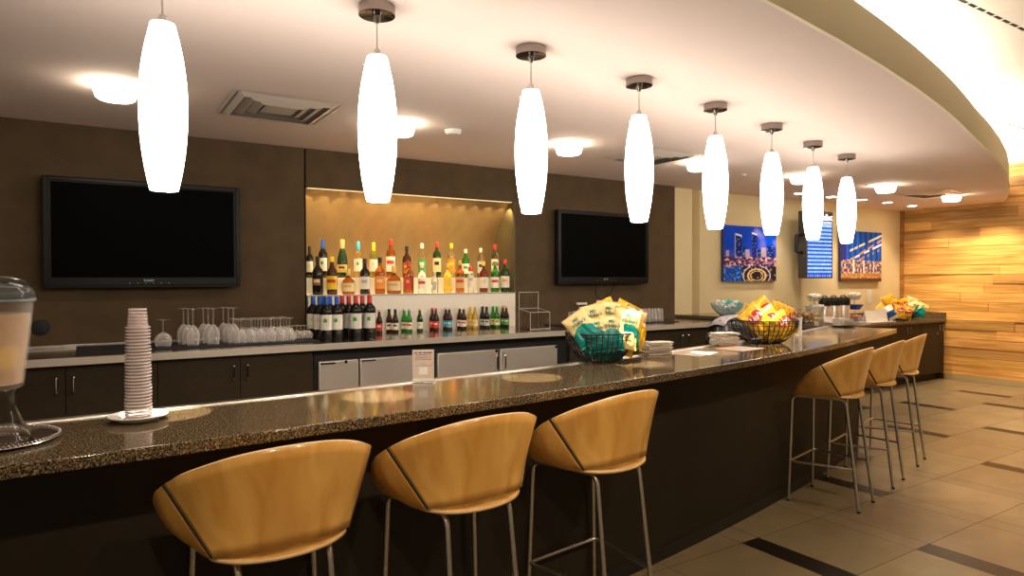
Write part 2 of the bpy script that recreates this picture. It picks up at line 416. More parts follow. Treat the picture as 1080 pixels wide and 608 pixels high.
vent((4.28, 4.34), .66, .62, 0, 'square ceiling vent behind the fourth pendant lamp')
vent((9.27, 4.31), .68, .62, 0, 'square ceiling vent near the cedar wall')
p = at(478, 139, Z=ZC-.01)
sd = thing('smoke_detector', 'round white smoke detector on the ceiling between second and third pendants', 'smoke detector', (p.x, p.y, ZC))
MB().lathe([(0, -.035), (.045, -.035), (.058, -.022), (.064, 0)], 28).build('cover', WHITE, sd); MB().lathe([(.045, -.0355), (.05, -.0335), (.045, -.03)], 28).build('vent_ring', GREYTXT, sd)
for (x, y), lab in (((785, 185), 'small ceiling sprinkler between the fifth and sixth pendants'), ((914, 194), 'small ceiling sprinkler beyond the last pendant lamp')):
    p = at(x, y, Z=ZC-.01); sp = thing('sprinkler', lab, 'sprinkler', (p.x, p.y, ZC))
    MB().lathe([(0, -.006), (.03, -.006), (.034, 0)], 16).build('escutcheon', WHITE, sp); MB().lathe([(0, -.03), (.012, -.03), (.004, -.024), (.006, -.006)], 10).build('head', NICKEL, sp)

# ------------------------------------------------------------------ pendants
def pendant(p, label):
    t = thing('pendant_lamp', label, 'pendant lamp', (p[0], p[1], ZC), 0, 'pendant lamps over the bar')
    mb = MB(); mb.lathe([(0, -.030), (.056, -.030), (.0725, -.040), (.0725, 0)], 36); mb.lathe([(0, -.07), (.008, -.07), (.018, -.045), (.018, -.03)], 16)
    mb.build('canopy', mat('pendant_metal', (.30, .26, .24), .2, 1), t)
    MB().tube([(0, 0, -.06), (0, 0, -.19)], .0035, 8).build('cord', NICKEL, t)
    MB().lathe([(0, -.175), (.011, -.175), (.016, -.20), (.045, -.212), (0, -.212)], 16).build('socket_cap', NICKEL, t)
    pr = []; z0, z1 = -.205, -.785
    for i in range(25):
        s = i/24; q = 2*s-1; e = .50 if q < 0 else .58  # barrel, narrower at the top
        pr.append((.077*(1-(1-e)*abs(q)**2.1), z0+(z1-z0)*s))
    pr = [(.0, z0), (.028, z0)] + [(r, z) for r, z in pr][0:] + [(pr[-1][0]-.006, z1), (pr[-2][0]-.008, z1+.03)]
    MB().lathe(pr, 36).build('shade', SHADE, t)
    for a in (.6, .6+2*PI/3, .6+4*PI/3):
        c, s = math.cos(a), math.sin(a)
        MB().tube([(c*.030, s*.030, -.235), (c*.056, s*.056, -.235)], .004, 8).build('screw_pin', NICKEL, t)
    spot((p[0], p[1], ZC-.80), POOL_W, (1, .85, .62), 22, .12, (p[0], p[1], 0), .004)
PP = [((171, -28), 'first pendant lamp from the drinks dispenser end, above the cup stack'), ((397.5, 14), 'second pendant lamp, in front of the lit bottle niche'),
      ((560, 57), 'third pendant lamp, hanging where the niche ends'), ((674, 89), 'fourth pendant lamp, in front of the smaller television'),
      ((754.5, 115), 'fifth pendant lamp, left of the skyline picture'), ((814, 136), 'sixth pendant lamp, overlapping the skyline picture corner'),
      ((857.5, 154), 'seventh pendant lamp, in front of the departures screen'), ((893, 167), 'last pendant lamp, overlapping the street picture')]
for (x, y), lab in PP:
    p = at(x, y, Z=ZC-.03); pendant((p.x, p.y), lab)

# ------------------------------------------------------------------ bar
bt = thing('bar_counter', 'long curved granite bar with dark panelled front', 'bar counter', (0, 0, 0))
mb = MB(); ring(mb, RF, RI+.045, ZB-.038, ZB); mb.build('granite_top', GRANITE, bt, angle=30, bevel=.004)
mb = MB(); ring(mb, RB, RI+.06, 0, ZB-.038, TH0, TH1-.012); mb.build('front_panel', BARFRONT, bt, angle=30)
mb = MB(); ring(mb, RI+.045, RI, ZB-.06, ZB+.006); mb.build('steel_rail', STEEL, bt, angle=30, bevel=.005)
mb = MB(); ring(mb, RB+.004, RB, 0, .08, TH0, TH1-.012); mb.build('kick_strip', mat('kick_strip', (.012, .010, .008), .5), bt, angle=30)

# ------------------------------------------------------------------ back counter run
YF = 4.84
bc = thing('back_counter', 'stainless steel worktop along the dark wall', 'counter')
mb = MB(); mb.box(-2.6, YF, ZB-.045, 5.93, YW-.001, ZB); mb.build('worktop', mat('worktop_steel', (.55, .50, .45), .16, 1), bc, bevel=.004)
mb = MB(); mb.box(-2.6, YF-.004, ZB-.046, 5.93, YF-.0005, ZB+.001); mb.build('front_edge', mat('edge_steel', (.88, .78, .66), .34, .6), bc)
mb = MB(); mb.box(-2.6, YW-.035, ZB, NX0-.1, YW-.001, ZB+.022); mb.build('rear_upstand', STEEL, bc, bevel=.004)
YD = 4.885
def px_x(x, y=385, Y=YD): return at(x, y, Y=Y).x
def handle(parent, x, z0, z1, y, rad=.006):
    return MB().tube(bez([((x, y, z0), 0), ((x, y-.032, z0), .012), ((x, y-.032, z1), .012), ((x, y, z1), 0)]), rad, 8).build('handle', CHROME, parent)
def cabinet(x0, x1, shadow_gap, label, y=YD, z1=1.052, hz=(.885, .985), depth=.65, kick=.1, doors_at=None):
    t = thing('base_cabinet', label, 'cabinet', (0, 0, 0), 0, 'dark base cabinets')
    mb = MB(); mb.box(x0, y+.02, kick, x1, y+depth, z1); mb.box(x0, y+.07, 0, x1, y+depth, kick, 1); mb.build('carcass', [CAB, BLACK], t, smooth=False)
    for a, b, side in ((x0+.002, shadow_gap-.002, 1), (shadow_gap+.002, x1-.002, -1)):
        d = MB(); d.box(a, y, kick+.01, b, y+.02, z1-.006); d = d.build('door', CAB, t, bevel=.002, smooth=False)
        hx = b-.042 if side == 1 else a+.042
        handle(d, hx, hz[0], hz[1], y)
    return t
s0, s1, s2, s3 = px_x(69, 395), px_x(166, 390), px_x(253.2, 385), px_x(330.5, 380)
cabinet(s0-(s1-s0), s1, s0, 'two-door dark cabinet directly behind the cup stack')
cabinet(s1, s3, s2, 'two-door dark cabinet between the cup stack and the steel coolers')
cabinet(s0-3*(s1-s0), s0-(s1-s0)-.002, s0-2*(s1-s0), 'two-door dark cabinet hidden behind the drinks dispenser')
c0, c1 = px_x(600, 362), px_x(721, 355)
cabinet(c0+.01, c1-(5.9-c1)-.004, (c0+c1-(5.9-c1))/2, 'two-door dark cabinet behind the snack basket of green bags')
cabinet(c1-(5.9-c1), 5.9, c1, 'two-door dark cabinet below the tumblers, before the raised ledge')
def cooler(xa, xb, doors, label):
    t = thing('bottle_cooler', label, 'cooler', (0, 0, 0), 0, 'stainless steel coolers below the niche')
    mb = MB(); mb.box(xa, YD+.03, 0, xb, YD+.65, 1.052); mb.build('casing', BLACK, t, smooth=False)
    for a, b, hs in doors:
        d = MB(); d.box(a, YD-.012, .16, b, YD+.028, .965); d = d.build('door', STEELD, t, bevel=.006)
        h = MB(); hx = a+.03 if hs < 0 else b-.03
        if hs: h.tube(bez([((hx, YD-.012, .93), 0), ((hx, YD-.045, .92), .015), ((hx, YD-.045, .80), .015), ((hx, YD-.012, .79), 0)]), .008, 8); h.build('handle', CHROME, d)
        else: h.box(a+.01, YD-.02, .945, a+.12, YD-.012, .955); h.build('handle', BLACK, d)
        l = MB(); l.lathe([(0, 0), (.012, 0), (.012, .008), (0, .008)], 12, M=Matrix.Translation((b-.10 if not hs else b-.02, YD-.012, .952)) @ Matrix.Rotation(PI/2, 4, 'X')); l.build('hinge', CHROME, d)
    return t
X = lambda x, y: px_x(x, y)
cooler(s3+.012, X(457, 372), [(X(336, 379), X(377.5, 377), 0), (X(379.5, 375), X(454, 371), 0)], 'two-door steel cooler under the wine bottles')
cooler(X(457, 372)+.004, c0, [(X(461, 369), X(524.5, 366), 1), (X(527, 365), X(587, 361), -1)], 'two-door steel cooler with vertical door handle, behind the sign card')

# granite ledge running from the wall end toward the bar end
lg = thing('granite_ledge', 'raised dark granite ledge between the steel worktop and coffee counter', 'ledge')
MB().prism([(6.10, 4.45), (6.12, 3.86), (6.60, 3.95), (6.75, 4.45)], 1.062, 1.10).build('lower_top', GRANITE, lg, smooth=False, bevel=.004)
MB().prism([(5.94, 5.66), (6.14, 4.78), (6.20, 4.45), (6.75, 4.45), (6.72, 5.66)], 1.102, 1.14).build('ledge_top', GRANITE, lg, smooth=False, bevel=.004)
MB().prism([(6.13, 4.45), (6.15, 3.90), (6.57, 3.99), (6.70, 4.45)], 0, 1.062).build('support_wall', BARFRONT, lg, smooth=False)
MB().prism([(5.96, 5.65), (6.16, 4.80), (6.22, 4.46), (6.72, 4.46), (6.70, 5.65)], 0, 1.102).build('support_wall', BARFRONT, lg, smooth=False)

# coffee counter at the far end
YR = 5.05
cc = thing('coffee_counter', 'granite topped counter against the cedar wall', 'counter')
mb = MB(); mb.box(6.76, YR-.03, .892, XR-.022, YC-.001, .93); mb.build('worktop', GRANITE, cc, smooth=False, bevel=.003)
mb = MB(); mb.box(6.76, YC-.022, .93, XR-.022, YC-.001, 1.035); mb.build('rear_backsplash', GRANITE, cc, smooth=False)
mb = MB(); mb.box(XR-.042, YR-.03, .93, XR-.022, YC-.023, 1.035); mb.build('side_backsplash', GRANITE, cc, smooth=False)
q0, q1, q2 = at(956.5, 350, Y=YR).x, at(971.5, 350, Y=YR).x, at(990.5, 348, Y=YR).x
cabinet(2*q0-q1, q1-.003, q0, 'two-door coffee counter cabinet just past the bar end', YR, .89, (.755, .845), .6)
kb = cabinet(q1, XR-.022, q2, 'two-door coffee counter cabinet against the cedar wall', YR, .89, (.755, .845), .6)
MB().lathe([(0, 0), (.012, 0), (.01, .012), (0, .012)], 12, M=Matrix.Translation((q2-.07, YR, .72)) @ Matrix.Rotation(PI/2, 4, 'X')).build('lock', CHROME, kb)
cabinet(6.78, 2*q0-q1-.003, 7.9, 'two-door coffee counter cabinet hidden behind the bar end', YR, .89, (.755, .845), .6)

# ------------------------------------------------------------------ televisions
def television(x0, x1, z0, z1, label):
    t = thing('television', label, 'television', ((x0+x1)/2, YW, z0), 0, 'black wall televisions')
    w = x1-x0; h = z1-z0; y0 = -.10
    mb = MB(); mb.box(-w/2, y0, 0, w/2, y0+.06, h); mb.box(-w*.35, y0+.06, h*.15, w*.35, y0+.085, h*.85); mb.build('casing', TVBODY, t, bevel=.005)
    mb = MB(); mb.box(-w/2+.045, y0-.002, .075, w/2-.045, y0+.001, h-.038); mb.build('screen', TVSCREEN, t, smooth=False)
    FR = mat('bezel_edge', (.010, .009, .009), .35, spec=.25); mb = MB()
    for a, b, c, d in ((-w/2, -w/2+.03, .02, h-.006), (w/2-.03, w/2, .02, h-.006), (-w/2+.03, w/2-.03, h-.03, h-.006), (-w/2+.03, w/2-.03, .02, .062)):
        mb.box(a, y0-.010, c, b, y0, d)
    mb.build('bezel', FR, t, bevel=.003)
    M = Matrix.Translation((.0, y0-.0108, .052)) @ Matrix.Rotation(PI/2, 4, 'X')
    text_mb('SHARP', .022, M, bold=.0004).build('lettering', GREYTXT, t, smooth=False)
    mb = MB()
    for i in range(6): mb.lathe([(0, 0), (.003, 0)], 8, M=Matrix.Translation((-.12+i*.05, y0-.0106, .034)) @ Matrix.Rotation(PI/2, 4, 'X'))
    mb.build('button_row', GREYTXT, t)
    mb = MB(); mb.box(-.2, y0+.084, h*.3, .2, 0, h*.7); mb.build('wall_mount', BLACK, t)
television(-.244, 1.012, 1.517, 2.288, 'large black television above the inverted wine glasses')
television(4.094, 5.366, 1.517, 2.290, 'black television between the niche and the cream wall')
p = at(42.5, 346, Y=YW)
rp = thing('wall_outlet', 'round black wall cover below the large television', 'outlet', (p.x, YW, p.z))
M = Matrix.Rotation(PI/2, 4, 'X')
MB().lathe([(0, .012), (.03, .012), (.052, .006), (.056, 0)], 28, M=M).build('cover', BLACK, rp); MB().lathe([(0, .017), (.012, .016), (.015, .012)], 14, c=(.012, -.012, 0), M=M).build('plug', RUBBER, rp)
p = at(613, 320.5, Y=YW)
wp = thing('outlet_strip', 'pale horizontal outlet strip on the wall below the smaller television', 'outlet', (p.x, YW, p.z))
mb = MB(); mb.box(-.07, -.02, -.012, .07, 0, .012); mb.build('housing', WHITE, wp, bevel=.003)
mb = MB(); mb.box(.075, -.016, -.009, .09, 0, .009); mb.build('end_clip', BLACK, wp)
cb = MB(); cb.tube(bez([((4.66, YW-.03, 1.51), 0), ((4.66, YW-.012, 1.40), .05), ((4.76, YW-.012, 1.33), .05), ((4.90, YW-.012, 1.42), .04), ((4.92, YW-.03, 1.51), 0)]), .004, 6)
tag(cb.build('cable', RUBBER), 'thin black cable looping below the smaller television', 'cable')

# ------------------------------------------------------------------ bottle niche: tiers
t = thing('bottle_shelf', 'two stepped pale shelf tiers holding bottles in the lit niche', 'shelf')
RISER = mat('frosted_riser', (.90, .86, .76), .35)
mb = MB(); mb.box(NX0+.01, YW-.012, ZB, NX1-.012, YW+.16, 1.44); mb.build('lower_tier', RISER, t, smooth=False, bevel=.003)
mb = MB(); mb.box(NX0+.01, YW+.16, ZB, NX1-.012, YW+.36, 1.587); mb.build('upper_tier', RISER, t, smooth=False, bevel=.003)
mb = MB(); mb.box(NX0+.01, YW-.016, 1.43, NX1-.012, YW-.012, 1.442); mb.build('edge_strip', STEEL, t, smooth=False)
# LED strips
for i in range(14):
    x = NX0+.06+(NX1-.12-NX0)*i/13
    spot((x, YW+.05, NZ1-.012), NICHE_W*.55, (1, .72, .34), 95, .5, (x-.05, YW+.30, 1.75), .004)
mb = MB(); mb.box(NX0+.02, YW+.02, NZ1-.006, NX1-.03, YW+.05, NZ1-.0005)
ld = mb.build('light_strip', mat('led_strip', (1, .85, .5), .4, emit=.7, ecol=(1, .75, .38))); tag(ld, 'thin warm light strip under the header of the bottle niche', 'light')

# bottles
BOT = {
 'wine':   ([(0, 0), (.036, 0), (.0395, .006), (.0395, .20), (.036, .222), (.022, .245), (.0145, .262), (.0140, .325), (.0155, .327), (.0155, .335), (0, .335)], .06, .175, .255, .337),
 'magnum': ([(0, 0), (.046, 0), (.050, .006), (.050, .215), (.045, .24), (.026, .262), (.0165, .278), (.0155, .325), (.0175, .327), (.0175, .335), (0, .335)], .075, .195, .268, .337),
 'champ':  ([(0, 0), (.040, 0), (.0435, .006), (.0435, .13), (.040, .165), (.028, .21), (.018, .245), (.0155, .29), (.0175, .292), (.0175, .310), (0, .310)], .045, .11, .225, .316),
 'tall':   ([(0, 0), (.033, 0), (.036, .005), (.036, .19), (.033, .212), (.018, .235), (.0135, .25), (.0135, .29), (.015, .292), (.015, .30), (0, .30)], .05, .17, .262, .308),
 'liq':    ([(0, 0), (.036, 0), (.039, .005), (.040, .16), (.036, .185), (.020, .205), (.0135, .225), (.0125, .27), (.0145, .272), (.0145, .28), (0, .28)], .04, .14, .245, .286),
 'squat':  ([(0, 0), (.050, 0), (.056, .01), (.057, .09), (.050, .12), (.024, .145), (.014, .155), (.0135, .185), (.017, .187), (.017, .195), (0, .195)], .025, .10, .165, .222),
 'square': ([(0, 0), (.036, 0), (.039, .005), (.039, .155), (.034, .18), (.018, .198), (.013, .21), (.013, .24), (.0145, .242), (.0145, .25), (0, .25)], .035, .135, .22, .258),
 'slim':   ([(0, 0), (.026, 0), (.030, .005), (.030, .18), (.026, .2), (.015, .215), (.0125, .225), (.0125, .245), (0, .245)], .06, .18, .215, .258),
 'beer':   ([(0, 0), (.028, 0), (.0305, .005), (.0305, .115), (.028, .135), (.017, .165), (.013, .19), (.0125, .212), (.0135, .214), (.0135, .222), (0, .222)], .03, .095, .206, .226),
}
GC = {'black': ((.010, .007, .006), 0), 'brown': ((.05, .016, .006), .25), 'amber': ((.55, .16, .012), .85), 'dkgreen': ((.02, .055, .014), .35), 'green': ((.05, .38, .05), .8),
      'olive': ((.50, .50, .10), .85), 'clear': ((.95, .96, .92), 1), 'pale': ((.97, .85, .45), .95), 'gold': ((.92, .66, .12), .9), 'ruby': ((.25, .03, .02), .5)}
def gmat(k):
    c, tr = GC[k]; return mat('bottle_'+k, c, .05, trans=tr, ior=1.4)
def lab(name, c): return mat('label_'+name, c, .55)
LABC = {'white': (.82, .78, .68), 'cream': (.80, .64, .34), 'yellow': (.90, .60, .02), 'orange': (.85, .30, .05), 'red': (.62, .04, .03), 'brown': (.25, .12, .05), 'grey': (.45, .45, .42), 'gold': (.65, .45, .12), 'blue': (.03, .18, .6), 'green': (.08, .35, .10), 'black': (.02, .02, .02), 'tan': (.66, .42, .18), 'sky': (.08, .45, .72), 'silver': (.55, .54, .5), 'dkblue': (.02, .10, .45)}
PROTO = {}
def arcband(mb, r0, z0, r1, z1, half, mi, n=10, face=-PI/2-.5, sq=0):
    def q(r, a):
        if sq: r = r*((1-sq)+sq*.92/max(abs(math.cos(a)), abs(math.sin(a))))
        return (r*math.cos(a), r*math.sin(a))
    rows = [[(*q(r, face-half+2*half*i/n), z) for i in range(n+1)] for r, z in ((r0, z0), (r1, z1))]
    mb.loft(rows, mi)
def bottle(shape, glass, label, accent, cap, loc, text, group, cat='bottle', scale=1, capc2=None, oval=False):
    key = (shape, glass, label, accent, cap, oval)
    z = 0
    if key not in PROTO:
        prof, l0, l1, c0, c1 = BOT[shape]; sq = .8 if shape == 'square' else 0
        body = MB().lathe(prof, 24, sq=sq).mesh('glass_body', gmat(glass))
        lm = MB(); rr = max(r for r, _ in prof)+.0009
        h1 = 1.25 if not sq else .6
        if oval: arcband(lm, rr, l0+.03, rr, l1-.02, .7, 0, sq=sq)
        else: arcband(lm, rr, l0, rr, l1, h1, 0, sq=sq)
        arcband(lm, rr+.0005, l0+(l1-l0)*.50, rr+.0005, l0+(l1-l0)*.74, h1*(.22 if shape in ('magnum', 'wine') else .45 if accent != 'red' else .7), 1, sq=sq)
        label_me = lm.mesh('paper_label', [lab(label, LABC[label]), lab(accent, LABC[accent])])
        cm = MB(); rs = [r for r, zz in prof if zz >= c0-.03 and r > 0]; cr = max(rs[-4:])+.0012 if rs else .016
        cm.lathe([(cr*.95, c0-.0), (cr, c0), (cr, c1-.003), (cr*.9, c1), (0, c1)], 16)
        PROTO[key] = (body, label_me, cm.mesh('bottle_cap', mat('cap_'+cap, LABC[cap], .35, .2)))
    b, l, c = PROTO[key]
    t = thing('bottle', text, cat, loc, 0, group)
    t.scale = (scale, scale, scale)
    for nm, me in (('glass_body', b), ('paper_label', l), ('bottle_cap', c)):
        o = bpy.data.objects.new(nm, me); COL.objects.link(o); o.parent = t
    return t
def bx(x, y, Y): return at(x, y, Y=Y).x
Y3, Y2 = YW+.255, YW+.075
G3, G2 = 'bottles on the upper niche shelf', 'bottles on the lower niche shelf'
row3 = [(323.8, 'wine', 'black', 'white', 'cream', 'black', 260, 'dark wine bottle cut off by the niche edge on the upper shelf'),
 (340.4, 'wine', 'black', 'white', 'green', 'dkblue', 253, 'dark wine bottle with royal blue cap on the upper niche shelf'),
 (361, 'champ', 'dkgreen', 'gold', 'black', 'tan', 253, 'green sparkling wine bottle with gold foil neck on the upper shelf'),
 (377.7, 'wine', 'pale', 'white', 'green', 'sky', 255, 'white wine bottle with sky blue cap on the upper shelf'),
 (394, 'wine', 'olive', 'white', 'cream', 'yellow', 256, 'olive green wine bottle with bright yellow cap'),
 (412, 'tall', 'amber', 'white', 'red', 'red', 253, 'amber whiskey bottle with red capped neck and white label'),
 (429, 'liq', 'brown', 'brown', 'orange', 'black', 260, 'dark ornate liqueur bottle with black cap on the upper shelf'),
 (445, 'tall', 'clear', 'green', 'white', 'white', 257, 'clear bottle with green label and white cap on the upper shelf'),
 (460.7, 'tall', 'dkgreen', 'cream', 'black', 'red', 256, 'dark green scotch bottle with cream label and red cap'),
 (476, 'tall', 'clear', 'orange', 'yellow', 'yellow', 257, 'clear bottle with yellow cap and orange label on the upper shelf'),
 (491, 'liq', 'green', 'white', 'green', 'white', 263, 'stout green gin bottle with white cap and white label'),
 (507, 'tall', 'clear', 'silver', 'black', 'silver', 262, 'clear vodka bottle with silver cap, third from the niche end'),
 (522, 'tall', 'clear', 'white', 'red', 'red', 258, 'clear bottle with bright red cap at the upper shelf end')]
for x, sh, g, l, a, c, top, tx in row3:
    if x < 325: x = 326.5
    p = at(x, top, Y=Y3); h = BOT[sh][4]; sc = (p.z-1.587)/h
    bottle(sh, g, l, a, c, (p.x, Y3, 1.588), tx, G3, scale=max(.8, min(1.2, sc)))
row2 = [(335, 'liq', 'black', 'brown', 'cream', 'black', 270, 'dark cream liqueur bottle with brown oval label on the lower shelf'),
 (350, 'liq', 'brown', 'yellow', 'red', 'yellow', 271, 'brown coffee liqueur bottle with yellow label'),
 (367.4, 'squat', 'amber', 'cream', 'gold', 'gold', 284, 'broad amber decanter bottle with cream label'),
 (384.7, 'liq', 'black', 'white', 'grey', 'black', 273, 'dark liqueur bottle with white label on the lower shelf'),
 (400.6, 'liq', 'amber', 'orange', 'cream', 'black', 268, 'amber bottle with orange label and black cap'),
 (415.4, 'squat', 'amber', 'cream', 'tan', 'gold', 280, 'squat amber cognac bottle with plain cream label'),
 (430.6, 'square', 'amber', 'red', 'gold', 'red', 275, 'square amber whisky bottle with red label'),
 (445, 'liq', 'clear', 'white', 'red', 'white', 278, 'clear rum bottle with white label and red emblem'),
 (458.6, 'square', 'clear', 'grey', 'silver', 'silver', 287, 'low square clear bottle with grey label'),
 (472, 'liq', 'gold', 'yellow', 'cream', 'gold', 278, 'golden tequila bottle with yellow label'),
 (485, 'liq', 'amber', 'tan', 'red', 'gold', 275, 'amber spiced rum bottle with tan label and red mark'),
 (496.6, 'slim', 'clear', 'white', 'grey', 'red', 282, 'slim clear bottle with white label and red cap'),
 (510, 'liq', 'ruby', 'white', 'cream', 'yellow', 276, 'bottle of dark red liqueur with yellow cap'),
 (522, 'liq', 'green', 'white', 'red', 'green', 276, 'bright green vermouth bottle on the lower shelf'),
 (532.5, 'liq', 'dkgreen', 'white', 'orange', 'red', 270, 'dark green bottle with red cap at the lower shelf end')]
for x, sh, g, l, a, c, top, tx in row2:
    p = at(x, top, Y=Y2); h = BOT[sh][4]; sc = (p.z-1.442)/h
    bottle(sh, g, l, a, c, (p.x, Y2, 1.4425), tx, G2, scale=max(.75, min(1.15, sc)), oval=(l == 'brown'))
# magnums on the counter, in two blocks
for blk, cap, nm, xs in (('blue', 'dkblue', 'blue capped', (344.5, 355.5)), ('red', 'red', 'red capped', (375.5, 390))):
    for r in range(3):
        for cidx, x in enumerate(xs):
            p = at(x, 358, Z=ZB); X_, Y_ = bx(x, 357, 5.20), 5.20+r*.112
            X_ -= r*.02
            if blk == 'red' and r == 2 and cidx == 1: continue
            tx = {(0, 0): 'front left', (0, 1): 'front right'}.get((r, cidx))
            if blk == 'red' and r == 0: continue
            bottle('magnum', 'black', 'white', 'green' if r == 0 else 'cream', cap, (X_, Y_, ZB+.0005),
                   'large dark wine bottle, %s, %s row of the %s block beside the glasses' % (nm, ('front', 'middle', 'rear')[r], nm.split()[0]), 'large %s wine bottles' % nm)
bottle('magnum', 'black', 'white', 'green', 'red', (bx(375.5, 357, 5.20), 5.20, ZB+.0005), 'sealed red capped wine bottle at the front of its block', 'large red capped wine bottles', scale=1.02)
ob = bottle('magnum', 'black', 'white', 'green', 'red', (bx(390, 357, 5.20), 5.20, ZB+.0005), 'red necked wine bottle fitted with a chrome pourer', 'large red capped wine bottles', scale=1.02)
MB().tube(bez([((0, 0, .336), 0), ((0, 0, .36), .01), ((-.02, -.01, .385), 0)]), [.009]*1+[.007]*9+[.005]*1, 8).build('pourer', CHROME, ob)
beers = [('brown', 'red', 'white', 'gold', (400,), 'brown beer bottle with round red label'), ('brown', 'white', 'black', 'black', (410.5, 417), 'brown beer bottle with white label'),
 ('green', 'white', 'red', 'silver', (426.5, 431.5), 'green beer bottle with white and red label'), ('dkgreen', 'white', 'grey', 'gold', (442.8,), 'dark green beer bottle with gold cap'),
 ('brown', 'red', 'white', 'red', (456, 459.8), 'brown beer bottle with red label and cap'), ('brown', 'sky', 'white', 'silver', (470.3, 474), 'brown beer bottle with blue label'),
 ('brown', 'white', 'red', 'white', (485, 489), 'brown beer bottle with white label and red stripe'), ('gold', 'cream', 'gold', 'gold', (496, 501), 'clear bottle of golden beer'),
 ('black', 'silver', 'black', 'black', (509, 513.3), 'black stout bottle with silver label'), ('green', 'cream', 'green', 'green', (520, 524), 'green beer bottle near the end of the beer row'),
 ('brown', 'green', 'white', 'gold', (530.4, 534), 'brown beer bottle with green label at the beer row end')]
for g, l, a, c, xs, tx in beers:
    for i, x in enumerate(xs):
        Y_ = 5.485 if i == len(xs)-1 else 5.555
        bottle('beer', g, l, a, c, (bx(x, 350, Y_), Y_, ZB+.0005), tx + (', front one of the pair' if i and len(xs) > 1 else ', behind its twin' if len(xs) > 1 else ''), 'beer bottles on the steel worktop', scale=.92)

# ------------------------------------------------------------------ glasses on mats
mt = MB(); mt.box(bx(80, 368, 5.3), 5.02, ZB, bx(340, 356, 5.1)-.04, 5.55, ZB+.008)
tag(mt.build('bar_mat', RUBBER, bevel=.003), 'black rubber mat under the inverted wine glasses', 'bar mat')
mt = MB(); mt.box(bx(594, 345, 5.2), 5.08, ZB, bx(708, 340, 5.2), 5.52, ZB+.008)
tag(mt.build('bar_mat', RUBBER, bevel=.003), 'black rubber mat under the tumblers beside the cream wall', 'bar mat')
def inv_glass(h, rb, rf, bowl):
    """upside-down stemmed glass: rim on the mat, foot on top; returns parts"""
    th = .0015; o = []
    for i in range(9):
        s = i/8; o.append((rb*(.88+.24*math.sin(PI*min(1, s*.95+.12)))*(1 if s < .55 else math.sqrt(max(0, 1-((s-.55)/.47)**2))), bowl*s))
    o = [(max(r, .0045), z) for r, z in o]
    bowl_m = MB(); inner = [(max(r-th, .0), z-(.002 if r < .01 else 0)) for r, z in reversed(o)]
    bowl_m.lathe(o + inner, 20, close=True)
    stem = MB(); stem.lathe([(.0045, bowl-.001), (.0035, bowl+(h-bowl)*.4), (.0042, h-.008), (rf*.4, h-.003), (rf, h-.0012), (rf, h), (0, h)], 20)
    return bowl_m.mesh('bowl', THIN), stem.mesh('stem', THIN)
TALL, MED, SHORT = inv_glass(.258, .039, .036, .14), inv_glass(.172, .035, .032, .10), inv_glass(.10, .031, .028, .06)
def put_glass(kind, x, y, label, group):
    t = thing('wine_glass', label, 'glass', (x, y, ZB+.0085), random.uniform(0, 6), group)
    for nm, me in zip(('bowl', 'stem'), kind):
        o = bpy.data.objects.new(nm, me); COL.objects.link(o); o.parent = t
for c in range(3):
    for r in range(3):
        put_glass(TALL, bx(213+c*21-8*0, 362, 5.22)+r*-.022-.06, 5.20+r*.078, 'tall wine glass upside down in the small block nearest the cup stack', 'tall inverted wine glasses')
for c in range(6):
    for r in range(4):
        put_glass(MED, bx(256, 361, 5.20)+c*.070-.005*r-.02, 5.16+r*.072, 'medium wine glass upside down in the long dense block', 'medium inverted wine glasses')
for c in range(3):
    for r in range(2):
        put_glass(SHORT, bx(308.5, 356, 5.30)+c*.062-.01*r, 5.30+r*.07, 'short glass upside down beside the blue capped bottles', 'short inverted glasses')
gx = bx(172, 366, 5.25)
put_glass(inv_glass(.185, .050, .045, .095), gx, 5.24, 'lone wide goblet upside down beside the cup stack', None)
# tumblers
def tumbler_me():
    return MB().lathe([(.036, 0), (.0385, .0), (.032, .132), (.028, .136), (0, .136), (0, .130), (.027, .130), (.030, .126)], 20, close=False).mesh('tumbler', THIN)
tm = tumbler_me()
for i, (x, Y_) in enumerate([(603, 5.22), (608, 5.34), (614, 5.22), (668, 5.22), (675, 5.22), (682, 5.22), (689, 5.22), (696, 5.22), (672, 5.34), (679, 5.34), (686, 5.34), (693, 5.34)]):
    o = bpy.data.objects.new('tumbler', tm); COL.objects.link(o); o.location = (bx(x, 335, Y_), Y_, ZB+.0085)
    tag(o, 'upside-down tumbler behind the %s of the green snack bag basket' % ('near side' if i < 3 else 'far side'), 'glass', 'upside-down tumblers on the far mat')
